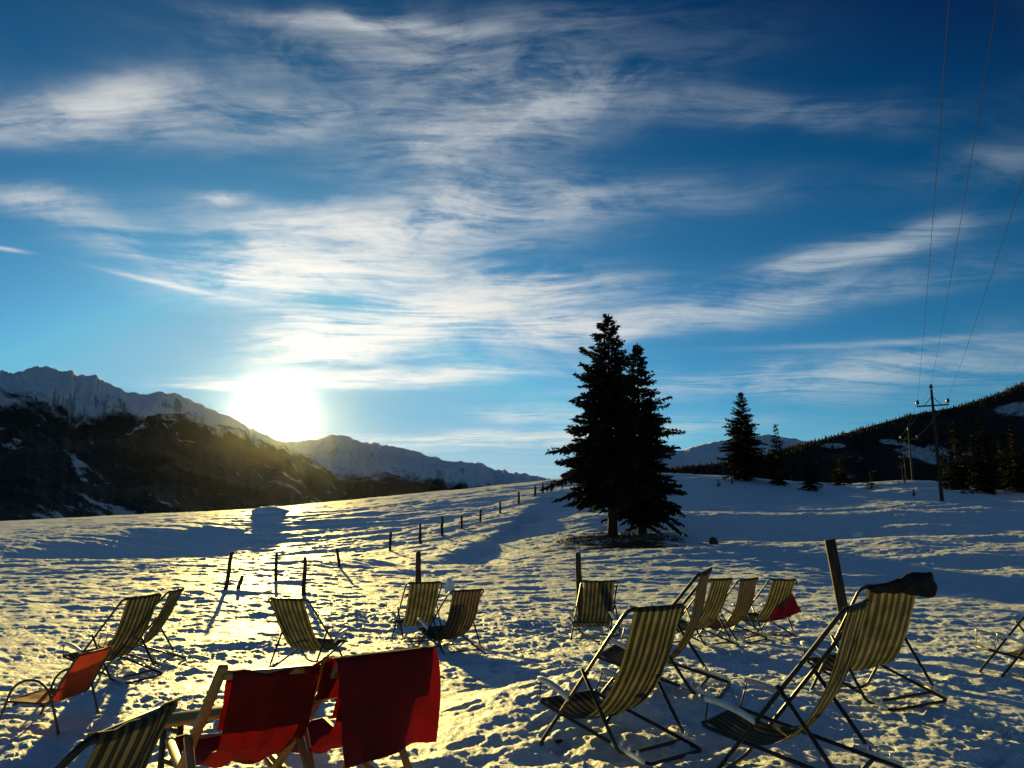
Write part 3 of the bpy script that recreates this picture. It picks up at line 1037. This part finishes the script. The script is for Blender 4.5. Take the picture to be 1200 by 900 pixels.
PARTS = pole_meshes(PH)
make_pole(PB, PH, 'nearest tall wooden utility pole with crossarm and three insulators', PARTS)
far_poles = []
for (bx, by, ty, lab) in [(1076, 568, 500, 'second utility pole, standing just beyond the nearest tall one'), (1068, 566, 528, 'third, smaller utility pole beyond the crest'), (1064, 566, 542, 'farthest tiny utility pole beyond the crest')]:
    dd = PH / ((by - ty) / FPX)
    d = ray(bx, HORIZON); d /= math.hypot(d[0], d[1])
    _, e = azel(bx, ty)
    zt = EYE + math.tan(e) * dd
    pp = np.array([d[0] * dd, d[1] * dd, zt - PH])
    gz = float(ground(pp[:1], pp[1:2])[0])
    far_poles.append((pp, lab, gz))
for pp, lab, gz in far_poles:
    H2 = pp[2] + PH - gz + 0.0
    make_pole(np.array([pp[0], pp[1], gz]), H2, lab, pole_meshes(max(H2, PH)) if abs(H2 - PH) > 0.2 else PARTS)
back = np.array([PB[0], PB[1]]) + WIRE_DIR * 78
bp = np.array([back[0], back[1], float(ground(back[:1], back[1:2])[0])])
# wire height at the far end follows the line seen in the photograph
d = ray(1167, 0); tz = 9.0 / d[2]
zoff = PB[2] + PH - 1.3
bp_top = zoff - 1.2
make_pole(np.array([bp[0], bp[1], bp_top + 1.3 - PH]), PH, 'utility pole behind the deck chairs carrying the overhead wires', PARTS)
WIREM = mottled('wire', (0.008, 0.008, 0.008), (0.015, 0.015, 0.015), 4, 0.9, 0.05)


def wire(p0, p1, sag, label, r=0.008):
    t = np.linspace(0, 1, 40)[:, None]
    P = p0 * (1 - t) + p1 * t
    P[:, 2] -= sag * 4 * t[:, 0] * (1 - t[:, 0])
    b = MB(); b.tube(P, r, 5)
    tag(obj('overhead_wire', b.mesh('overhead_wire'), WIREM), label, 'wire', 'overhead wires')


ax = np.array([ARM[0], ARM[1], 0]) * ARM_W
topb = np.array([bp[0], bp[1], bp_top + 1.3 - PH])
for off, lab in ((-ax + (0, 0, PH - 1.3), 'wire from one crossarm end'), (ax + (0, 0, PH - 1.3), 'wire from the other crossarm end'), (np.array([0, 0, PH - 0.08]), 'wire from the pole top')):
    wire(PB + off, topb + off, 0.5, 'thin overhead ' + lab + ' rising over the chairs')
    fp = far_poles[0]
    wire(PB + off, np.array([fp[0][0], fp[0][1], fp[0][2]]) + off, 0.4, 'thin overhead ' + lab + ' running back to the second pole')

# ------------------------------------------------------------------ deck chairs
def fillet(points, rad, n=5):
    """polyline with rounded corners"""
    P = [np.asarray(p, float) for p in points]
    out = [P[0]]
    for i in range(1, len(P) - 1):
        a, b, c = P[i - 1], P[i], P[i + 1]
        u, v = (a - b) / np.linalg.norm(a - b), (c - b) / np.linalg.norm(c - b)
        r = min(rad, 0.45 * np.linalg.norm(a - b), 0.45 * np.linalg.norm(c - b))
        for t in np.linspace(0, 1, n):
            out.append((1 - t) ** 2 * (b + u * r) + 2 * t * (1 - t) * b + t * t * (b + v * r))
    out.append(P[-1])
    return out


def loop(points, rad, n=5):
    mid = (np.asarray(points[0], float) + np.asarray(points[-1], float)) / 2
    return fillet([mid] + list(points) + [mid], rad, n)


def catmull(P, n):
    P = np.asarray(P, float)
    Q = np.vstack([2 * P[0] - P[1], P, 2 * P[-1] - P[-2]])
    seg = len(P) - 1
    ts = np.linspace(0, seg - 1e-6, n)
    out = []
    for t in ts:
        i = int(t); f = t - i
        a, b, c, d = Q[i:i + 4]
        out.append(0.5 * (2 * b + (c - a) * f + (2 * a - 5 * b + 4 * c - d) * f * f + (3 * b - a - 3 * c + d) * f ** 3))
    return np.array(out)


def fabric(name, dark, light, stripes, trans, smudge=0.35):
    m, k, out = material(name)
    uv = k.n('ShaderNodeTexCoord').outputs['UV']
    s = k.n('ShaderNodeSeparateXYZ'); k.t.links.new(uv, s.inputs[0])
    if stripes:
        f = k.m('FRACT', k.mul(s.outputs[0], stripes))
        st = k.mul(k.rng(f, 0.04, 0.09), k.rng(f, 0.50, 0.55, 1.0, 0.0))
        thin = k.mul(k.rng(f, 0.70, 0.72), k.rng(f, 0.78, 0.80, 1.0, 0.0))
        st = k.m('MAXIMUM', st, k.mul(thin, 0.25))
        col = k.mix(st, (*dark, 1), (*light, 1))
    else:
        col = tuple(light)
    co = k.n('ShaderNodeTexCoord').outputs['Object']
    nz = k.noise(co, 5.0, 5, 0.6)
    dirt = k.rng(nz, 0.3, 0.7, 1 - smudge, 1.0)
    sc = k.n('ShaderNodeVectorMath', operation='SCALE')
    k.put(sc.inputs[0], col); k.put(sc.inputs['Scale'], dirt)
    col = sc.outputs[0]
    weave = k.noise(k.mapping(uv, scale=(260, 400, 1)), 1.0, 2)
    nrm = bump(k, k.add(k.mul(weave, 0.3), nz), 0.35, 0.006)
    p = principled(k, col, 0.75, 0.25)
    k.t.links.new(nrm, p.inputs['Normal'])
    tr = k.n('ShaderNodeBsdfTranslucent')
    k.put(tr.inputs[0], col)
    mx = k.n('ShaderNodeMixShader'); mx.inputs[0].default_value = trans
    k.t.links.new(p.outputs[0], mx.inputs[1]); k.t.links.new(tr.outputs[0], mx.inputs[2])
    k.t.links.new(mx.outputs[0], out.inputs['Surface'])
    return m


STRIPED = [fabric('striped_canvas_green', (0.014, 0.017, 0.014), (0.115, 0.108, 0.066), 7.5, 0.28, 0.5),
           fabric('striped_canvas_brown', (0.022, 0.014, 0.012), (0.092, 0.076, 0.054), 8.5, 0.22, 0.40),
           fabric('striped_canvas_faded', (0.024, 0.026, 0.021), (0.120, 0.115, 0.078), 7.5, 0.26, 0.6)]
TUBE = mottled('dark_steel', (0.018, 0.018, 0.020), (0.035, 0.034, 0.034), 14, 0.42, 0.4, 0.3)
WHITE = mottled('white_plastic', (0.62, 0.62, 0.60), (0.78, 0.78, 0.76), 9, 0.45, 0.5)
TOPY, TOPZ, AF, BF, BZ, CY, BR, CW = -0.448, 0.922, 0.40, 0.42, 0.30, -0.349, -0.519, 0.625
TR = 0.0125


def sling_mesh(prof, w0, w1, sag, seed, nv=40, nu=13, name='sling', wob=0.006):
    C = catmull(prof, nv)
    u = np.linspace(-1, 1, nu)
    P = np.zeros((nu, nv, 3)); UV = np.zeros((nu, nv, 2))
    t = np.linspace(0, 1, nv)
    for i, q in enumerate(u):
        w = (w0 + (w1 - w0) * t) / 2
        env = np.sin(np.pi * t) ** 0.8
        pinch = 1 - 0.03 * env
        P[i, :, 0] = q * w * pinch
        dip = sag * env * (1 - q * q)
        wv = wob * env * perlin(np.full(nv, q * 2.2 + seed), t * 5.0, seed)
        P[i, :, 1] = C[:, 0] - 0.45 * dip + wv
        P[i, :, 2] = C[:, 1] - dip + wv
        UV[i, :, 0] = (q + 1) / 2; UV[i, :, 1] = t
    b = MB(); b.grid(P, UV)
    return b.mesh(name)


def wrap(cy_, cz_, a0, a1, r, n=4):
    return [(cy_ + r * math.cos(a), cz_ + r * math.sin(a)) for a in np.linspace(a0, a1, n)]


def tube_chair_parts(seed):
    h = CW / 2
    parts = []
    b = MB(); b.tube(loop([(-h, AF, 0.012), (-h, TOPY, TOPZ), (h, TOPY, TOPZ), (h, AF, 0.012)], 0.065), TR, 9, False)
    parts.append(('back_frame', b.mesh('back_frame'), TUBE, None))
    hb_ = h - 0.032
    b = MB(); b.tube(loop([(-hb_, BR, 0.012), (-hb_, BF, BZ), (hb_, BF, BZ), (hb_, BR, 0.012)], 0.05), TR, 9, False)
    parts.append(('seat_frame', b.mesh('seat_frame'), TUBE, None))
    f = 0.56
    pv_ = (AF + (TOPY - AF) * f, TOPZ * f)
    hc = h + 0.030
    up = np.array([pv_[0] - CY, pv_[1] - 0.055]); up /= np.hypot(*up)
    b = MB(); b.tube(fillet([(-hc, pv_[0] + up[0] * 0.03, pv_[1] + up[1] * 0.03), (-hc, CY, 0.052), (hc, CY, 0.052), (hc, pv_[0] + up[0] * 0.03, pv_[1] + up[1] * 0.03)], 0.06), TR, 9)
    parts.append(('prop_frame', b.mesh('prop_frame'), TUBE, None))
    bs = np.array([BR - BF, 0.012 - BZ]); bs /= np.hypot(*bs)
    for s in (-1, 1):
        # notched white plastic rack that the prop frame rests in
        e0 = np.array([s * (hb_ + 0.016), CY + 0.10, 0]); e1 = np.array([s * (hb_ + 0.016), BR + 0.02, 0])
        for e in (e0, e1):
            e[2] = 0.012 + (e[1] - BR) * (BZ - 0.012) / (BF - BR) + 0.014
        b = MB(); b.bar(e0, e1, 0.026, 0.030, (0, 0, 1), 0.006)
        for t in (0.3, 0.55, 0.8):
            c = e0 * (1 - t) + e1 * t
            b.bar(c + (0, 0, 0.010), c + (0, 0, 0.042), 0.022, 0.016, (0, 1, 0), 0.004)
        parts.append(('notch_rack', b.mesh('notch_rack', False), WHITE, None))
        ya = 0.10; za = (AF - ya) / (AF - TOPY) * TOPZ
        a0, a1 = np.array([s * (h + 0.012), ya - 0.01, za + 0.10]), np.array([s * (h + 0.014), BF - 0.06, BZ + 0.155])
        a0[2] = za + 0.02
        b = MB()
        ts = np.linspace(0, 1, 9)
        pts = np.array([a0 * (1 - t) + a1 * t + np.array([0, 0, 0.018 * math.sin(math.pi * t)]) for t in ts])
        prof = [(-.026, -.010), (-.020, -.015), (.020, -.015), (.026, -.010), (.026, .008), (.018, .015), (-.018, .015), (-.026, .008)]
        sc = 0.55 + 0.45 * np.sin(np.pi * np.clip(ts * 0.9 + 0.08, 0, 1)) ** 0.5
        P = np.array([[pts[i] + np.array([x * sc[i], 0, z]) for i in range(9)] for x, z in prof])
        idx = b.grid(P, close_u=True)
        for col, c in ((idx[:, 0][::-1], pts[0]), (idx[:, -1], pts[-1])):
            b.v.append(c[None]); b.uv.append(np.zeros((1, 2))); b.t.append(np.stack([col, np.roll(col, -1), np.full(8, b.n)], -1)); b.n += 1
        rod = MB(); rod.tube([a1 + (0, -0.015, -0.005), np.array([s * (hb_ + 0.012), BF - 0.025, BZ - 0.002])], 0.005, 6)
        parts.append(('armrest', b.mesh('armrest'), WHITE, [('armrest_rod', rod.mesh('armrest_rod'), TUBE)]))
    dz = (0.0, 0.022, -0.018)[seed % 3]
    prof = wrap(TOPY, TOPZ, R(-100), R(150), TR + 0.004, 5)
    prof += [(TOPY + 0.03, TOPZ - 0.10), (TOPY + 0.13 - dz, TOPZ - 0.34 - dz), (TOPY + 0.27 - dz, TOPZ - 0.55 - dz), (TOPY + 0.42, 0.245 - dz), (TOPY + 0.56, 0.208 - dz), (TOPY + 0.70, 0.232 - dz * 0.6)]
    prof += [(BF - 0.02, BZ + 0.012)] + wrap(BF, BZ, R(110), R(-80), TR + 0.004, 4)
    parts.append(('sling', sling_mesh(prof, CW - 0.075, CW - 0.125, (0.018, 0.03, 0.012)[seed % 3], seed, wob=0.011), STRIPED[seed % 3], None))
    return parts


VARIANTS = [tube_chair_parts(s) for s in (0, 1, 2)]
SORT = {'c5a': 2, 'c5b': 1, 'c8': 1, 'c9b': 1, 'c7': 0, 'c10': 0, 'c11': 2, 'c4': 2, 'c1b': 2, 'c6': 2, 'c12': 2}


def pose(root, x, y, facing, z, tp=0, tr=0):
    a, tp, tr = R(facing), R(tp), R(tr)
    f = np.array([math.cos(a), math.sin(a), 0]); Rr = np.array([f[1], -f[0], 0]); U = np.array([0, 0, 1.0])
    f = f * math.cos(tp) + U * math.sin(tp); U = np.cross(Rr, f)
    Rr = Rr * math.cos(tr) - U * math.sin(tr); U = np.cross(Rr, f)
    M = Matrix(((Rr[0], f[0], U[0], x), (Rr[1], f[1], U[1], y), (Rr[2], f[2], U[2], z), (0, 0, 0, 1)))
    root.location = M.to_translation()
    root.rotation_euler = M.to_euler()
    root['_m'] = 0
    del root['_m']
    return M


def place_parts(root, parts):
    for (nm, me, mt, subs) in parts:
        o = obj(nm, me, mt, root)
        for (sn, sm, smt) in (subs or []):
            obj(sn, sm, smt, o)


CH_LABEL = {
    'c7': 'striped deck chair in the snow facing left, sunlight glowing through its sling',
    'c10': 'striped deck chair overlapping the chair that carries the dark jacket',
    'c11': 'striped deck chair with a dark jacket hung over its backrest',
    'c8': 'striped deck chair half hidden behind the glowing sling, its back edge-on and rising highest',
    'c9a': 'first striped deck chair of the tight row of three, beside the highest chair back',
    'c9b': 'middle striped deck chair of the tight row of three',
    'c9c': 'last striped deck chair of the row of three, with a red blanket hanging behind',
    'c6': 'lone upright striped deck chair in front of the thick dark post',
    'c5a': 'striped deck chair in front of the post with the crossboard',
    'c5b': 'striped deck chair overlapping the one by the crossboard post, facing left',
    'c4': 'single striped deck chair turned to face right, behind the red wooden chairs',
    'c1a': 'striped deck chair right behind the low orange chair',
    'c1b': 'striped deck chair seen almost edge-on beside the one behind the orange chair',
    'c2': 'close striped deck chair showing only dark top bar and upper sling, near the bench end',
    'c12': 'striped deck chair standing apart, only its front seat bar and front legs showing',
}
MAT = {}
for k, (nm, (x, y, fa, gz, tp, tr)) in enumerate(CHAIRS.items()):
    root = obj('deck_chair', None)
    MAT[nm] = pose(root, x, y, fa, float(ground(np.array([x]), np.array([y]), False)[0]) - 0.005, tp, tr)
    place_parts(root, VARIANTS[SORT.get(nm, 0)])
    tag(root, CH_LABEL[nm], 'deck chair', 'striped deck chairs in the snow')


# jacket over the back of one chair
def bar_blob(name, x0, x1, rad, seed, mat, M, label, cat):
    nu, nv = 44, 48
    b = MB()
    ts = np.linspace(0, 1, nv)
    P = np.zeros((nu, nv, 3))
    th = np.linspace(0, 2 * np.pi, nu, endpoint=False)
    for j, t in enumerate(ts):
        x = x0 + (x1 - x0) * t
        r = rad(t) * max(1e-3, min(1, t / 0.06, (1 - t) / 0.10)) ** 0.5
        rr = r * (1 + 0.40 * fbm(np.cos(th) * 1.1 + t * 2.2, np.sin(th) * 1.1 + t * 3, 2, seed, 0.5) + 0.07 * np.sin(th * 4 + t * 11 + 3 * perlin(th * 0 + t * 4, th * 0, seed)))
        hang = 1 + 0.7 * np.clip(-np.sin(th), 0, 1) * (0.6 + 0.4 * math.sin(t * 7))
        P[:, j, 0] = x + 0.015 * np.sin(th * 3 + t * 9)
        P[:, j, 1] = TOPY - 0.02 + rr * np.cos(th) * 0.9
        P[:, j, 2] = TOPZ - 0.012 + rr * np.sin(th) * hang
    b.grid(P, close_u=True)
    o = obj(name, b.mesh(name), mat)
    o.matrix_world = M
    return tag(o, label, cat)


JACKET = mottled('dark_jacket_cloth', (0.008, 0.008, 0.010), (0.018, 0.017, 0.02), 12, 0.8, 0.2, bmp=0.5)
bar_blob('jacket', -0.24, 0.40, lambda t: 0.026 + 0.056 * sstep(0.2, 0.85, t), 5, JACKET, MAT['c11'], 'crumpled dark jacket draped over the top of a striped deck chair', 'jacket')

REDCLOTH = fabric('red_canvas', (0.4, 0.01, 0.01), (0.18, 0.004, 0.006), 0, 0.24, 0.45)
REDBLANKET = fabric('red_blanket', (0.3, 0.01, 0.02), (0.36, 0.010, 0.028), 0, 0.15, 0.3)


def sheet(name, corners, folds, seed, mat, M, label, cat, thick=0.006, n=(26, 20)):
    """hanging cloth between four corners (top-left, top-right, bottom-right, bottom-left) with folds; two skins and an edge"""
    tl, tr_, br, bl = [np.array(c, float) for c in corners]
    u = np.linspace(0, 1, n[0])[:, None, None]; v = np.linspace(0, 1, n[1])[None, :, None]
    P = (tl * (1 - u) + tr_ * u) * (1 - v) + (bl * (1 - u) + br * u) * v
    nr = np.cross(tr_ - tl, bl - tl); nr /= np.linalg.norm(nr)
    uu, vv = np.broadcast_arrays(u[..., 0], v[..., 0])
    off = folds * (vv ** 0.8) * (np.sin(uu * 15 + 2 * vv + seed) * 0.6 + fbm(uu * 4 + seed, vv * 3, 3, seed)) + 0.4 * folds * np.sin(np.pi * vv)
    P = P + nr * off[..., None]
    P[:, :, 2] += 0.02 * np.sin(uu * 5 + seed) * vv
    b = MB()
    UV = np.stack([uu, vv], -1)
    b.grid(P + nr * thick / 2, UV); b.grid((P - nr * thick / 2)[::-1], UV[::-1])
    for a in (lambda Q: Q[0], lambda Q: Q[-1][::-1], lambda Q: Q[:, 0][::-1], lambda Q: Q[:, -1]):
        b.grid(np.stack([a(P + nr * thick / 2), a(P - nr * thick / 2)], 0))
    o = obj(name, b.mesh(name), mat)
    o.matrix_world = M
    return tag(o, label, cat)


sheet('blanket', [(0.02, -0.26, 0.52), (0.30, -0.33, 0.72), (0.40, -0.46, 0.40), (-0.16, -0.26, 0.26)], 0.05, 3, REDBLANKET, MAT['c9c'],
      'crumpled red blanket hanging behind the last chair of the row of three', 'blanket')

# ------------------------------------------------------------------ red wooden deck chairs
def wood_chair_parts(seed, ty=-0.42, tz=0.86):
    h = 0.265
    parts = []
    for s in (-1, 1):
        b = MB(); b.bar((s * h, 0.42, 0.01), (s * h, ty - 0.02, tz + 0.045), 0.028, 0.046, (1, 0, 0))
        parts.append(('back_rail', b.mesh('back_rail', False), WOOD, None))
        b = MB(); b.bar((s * (h - 0.032), 0.46, 0.417), (s * (h - 0.032), -0.50, 0.02), 0.028, 0.044, (1, 0, 0))
        parts.append(('seat_rail', b.mesh('seat_rail', False), WOOD, None))
        f = 0.60
        b = MB(); b.bar((s * (h + 0.032), 0.42 + (ty - 0.42) * f, tz * f + 0.02), (s * (h + 0.032), -0.42, 0.055), 0.026, 0.04, (1, 0, 0))
        parts.append(('prop_leg', b.mesh('prop_leg', False), WOOD, None))
    for (nm, y, z, w, k) in (('top_bar', ty, tz, h - 0.013, 0.04), ('seat_bar', 0.44, 0.41, h - 0.045, 0.035), ('prop_bar', -0.42, 0.058, h + 0.02, 0.032), ('rear_bar', -0.485, 0.026, h - 0.045, 0.035), ('foot_bar', 0.36, 0.075, h - 0.013, 0.032)):
        b = MB(); b.bar((-w, y, z), (w, y, z), k, k * 0.85, (0, 0, 1), 0.006)
        parts.append((nm, b.mesh(nm, False), WOOD, None))
    prof = wrap(ty, tz, R(-100), R(150), 0.027, 5)
    prof += [(ty + 0.03, tz - 0.12), (ty + 0.12, tz - 0.33), (ty + 0.24, 0.48), (ty + 0.40, 0.395), (ty + 0.56, 0.37), (ty + 0.72, 0.385), (0.42, 0.43)] + wrap(0.44, 0.41, R(100), R(-80), 0.023, 4)
    parts.append(('sling', sling_mesh(prof, 0.47, 0.42, 0.03, seed, nu=21, nv=56, wob=0.030), REDCLOTH, None))
    flap = [(ty + 0.026, tz + 0.012), (ty + 0.048, tz - 0.04), (ty + 0.075, tz - 0.12), (ty + 0.115, tz - 0.22), (ty + 0.135, tz - 0.27)]
    parts.append(('shade_flap', sling_mesh(flap, 0.465, 0.455, 0.006, seed + 3, nv=18, nu=15, name='shade_flap', wob=0.02), REDCLOTH, None))  # front flap added to block sunlight, so the upper sling looks darker from behind
    return parts


for nm, x, y, fa, tp, tr, label in (('r1', -1.42, 4.55, 127, 0, 0.5, 'red canvas deck chair on a wooden frame, its sling bare, beside the bench'),
                                    ('r2', -0.975, 4.79, 136, 0, 0, 'red canvas deck chair on a wooden frame with a red cloth draped over its back')):
    root = obj('wooden_deck_chair', None)
    MAT[nm] = pose(root, x, y, fa, float(ground(np.array([x]), np.array([y]), False)[0]), tp, tr)
    place_parts(root, wood_chair_parts(31 if nm == 'r1' else 32))
    tag(root, label, 'deck chair', 'red wooden deck chairs')


# red cloth over the back of the second wooden chair: front flap, over the bar, long back flap
def drape(M):
    ty, tz = -0.42, 0.86
    prof = [(ty + 0.10, tz - 0.16), (ty + 0.05, tz - 0.03)] + wrap(ty, tz + 0.006, R(60), R(160), 0.045, 5) + [(ty - 0.066, tz - 0.06), (ty - 0.085, tz - 0.20), (ty - 0.085, tz - 0.34), (ty - 0.078, tz - 0.44)]
    C = catmull(prof, 44)
    nu = 22
    u = np.linspace(-1, 1, nu)
    t = np.linspace(0, 1, 44)
    b = MB()
    P = np.zeros((nu, 44, 3)); UV = np.zeros((nu, 44, 2))
    for i, q in enumerate(u):
        fl = np.clip((t - 0.35) / 0.65, 0, 1)
        P[i, :, 0] = q * (0.335 - 0.035 * fl + 0.012 * np.sin(t * 9 + 1))
        fold = fl * 0.022 * (np.sin(q * 6 + 1) + 0.7 * perlin(np.full(44, q * 3), t * 3, 8))
        P[i, :, 1] = C[:, 0] - fold
        P[i, :, 2] = C[:, 1] + 0.012 * np.sin(q * 4) * fl + 0.02 * q * fl
        UV[i, :, 0] = (q + 1) / 2; UV[i, :, 1] = t
    b.grid(P, UV)
    o = obj('red_cloth', b.mesh('red_cloth'), REDCLOTH)
    o.matrix_world = M
    tag(o, 'plain red cloth draped over the back of a wooden deck chair', 'cloth')


drape(MAT['r2'])

# ------------------------------------------------------------------ bench behind the red chairs
bx0, by0, bx1, by1 = -2.06, 5.02, -0.93, 6.30
bz = float(ground(np.array([-1.5]), np.array([5.6]), False)[0])
root = obj('wooden_bench', None); root.location = (bx0, by0, bz)
dv = np.array([bx1 - bx0, by1 - by0, 0]); bl = np.linalg.norm(dv); root.rotation_euler = (0, 0, math.atan2(dv[1], dv[0]))
b = MB(); b.bar((0, 0, 0.455), (bl, 0, 0.455), 0.26, 0.028, (0, 0, 1), 0.006)
obj('seat_board', b.mesh('seat_board', False), PALEWOOD, root)
for xo in (0.10, bl - 0.22):
    sg = 1 if xo < 0.5 else -1
    b = MB()
    for s in (-1, 1):
        b.bar((xo, s * 0.10, 0.44), (xo, s * 0.10, 0.0), 0.03, 0.03, (1, 0, 0), 0.003)
    for z in (0.03, 0.22, 0.40):
        b.bar((xo, -0.10, z), (xo, 0.10, z), 0.02, 0.028)
    lg = obj('folding_leg', b.mesh('folding_leg', False), IRON, root)
    b = MB(); b.bar((xo, 0, 0.22), (xo + sg * 0.24, 0, 0.435), 0.018, 0.022)
    obj('leg_brace', b.mesh('leg_brace', False), IRON, lg)
tag(root, 'narrow varnished wooden bench with black folding legs behind the red chairs', 'bench')

# ------------------------------------------------------------------ low orange chair
ORANGE = fabric('orange_mesh', (0.5, 0.1, 0.02), (0.46, 0.055, 0.014), 0, 0.4, 0.3)
GREYTUBE = mottled('brown_grey_steel', (0.05, 0.042, 0.04), (0.09, 0.075, 0.07), 14, 0.4, 0.5, 0.4)
root = obj('low_chair', None)
ox, oy = -3.76, 7.12
pose(root, ox, oy, 178, float(ground(np.array([ox]), np.array([oy]), False)[0]), 0, 0)
h = 0.30
for s in (-1, 1):
    b = MB(); b.tube(catmull([(s * h, 0.30, 0.0), (s * h, 0.235, 0.20), (s * h, 0.19, 0.33), (s * h, 0.10, 0.395), (s * h, -0.02, 0.39), (s * h, -0.11, 0.31), (s * h, -0.165, 0.17), (s * h, -0.22, 0.0)], 30), 0.0105, 8)
    obj('arm_leg', b.mesh('arm_leg'), GREYTUBE, root)
hs_ = h - 0.024
b = MB(); b.tube(loop([(-hs_, 0.25, 0.235), (-hs_, -0.10, 0.215), (-hs_, -0.30, 0.585), (hs_, -0.30, 0.585), (hs_, -0.10, 0.215), (hs_, 0.25, 0.235)], 0.05), 0.010, 8, False)
obj('seat_frame', b.mesh('seat_frame'), GREYTUBE, root)
b = MB(); b.tube([(-h, -0.05, 0.205), (h, -0.05, 0.205)], 0.009, 7); b.tube([(-h, 0.17, 0.215), (h, 0.17, 0.215)], 0.009, 7)
obj('cross_tube', b.mesh('cross_tube'), GREYTUBE, root)
prof = [(0.262, 0.225), (0.262, 0.245), (0.20, 0.236), (0.05, 0.214), (-0.06, 0.214), (-0.115, 0.25), (-0.165, 0.34), (-0.235, 0.47), (-0.295, 0.592), (-0.312, 0.590), (-0.305, 0.575)]
obj('sling', sling_mesh(prof, 0.53, 0.53, 0.012, 5), ORANGE, root)
tag(root, 'low orange mesh chair with looped tube arms standing on the snow', 'chair')
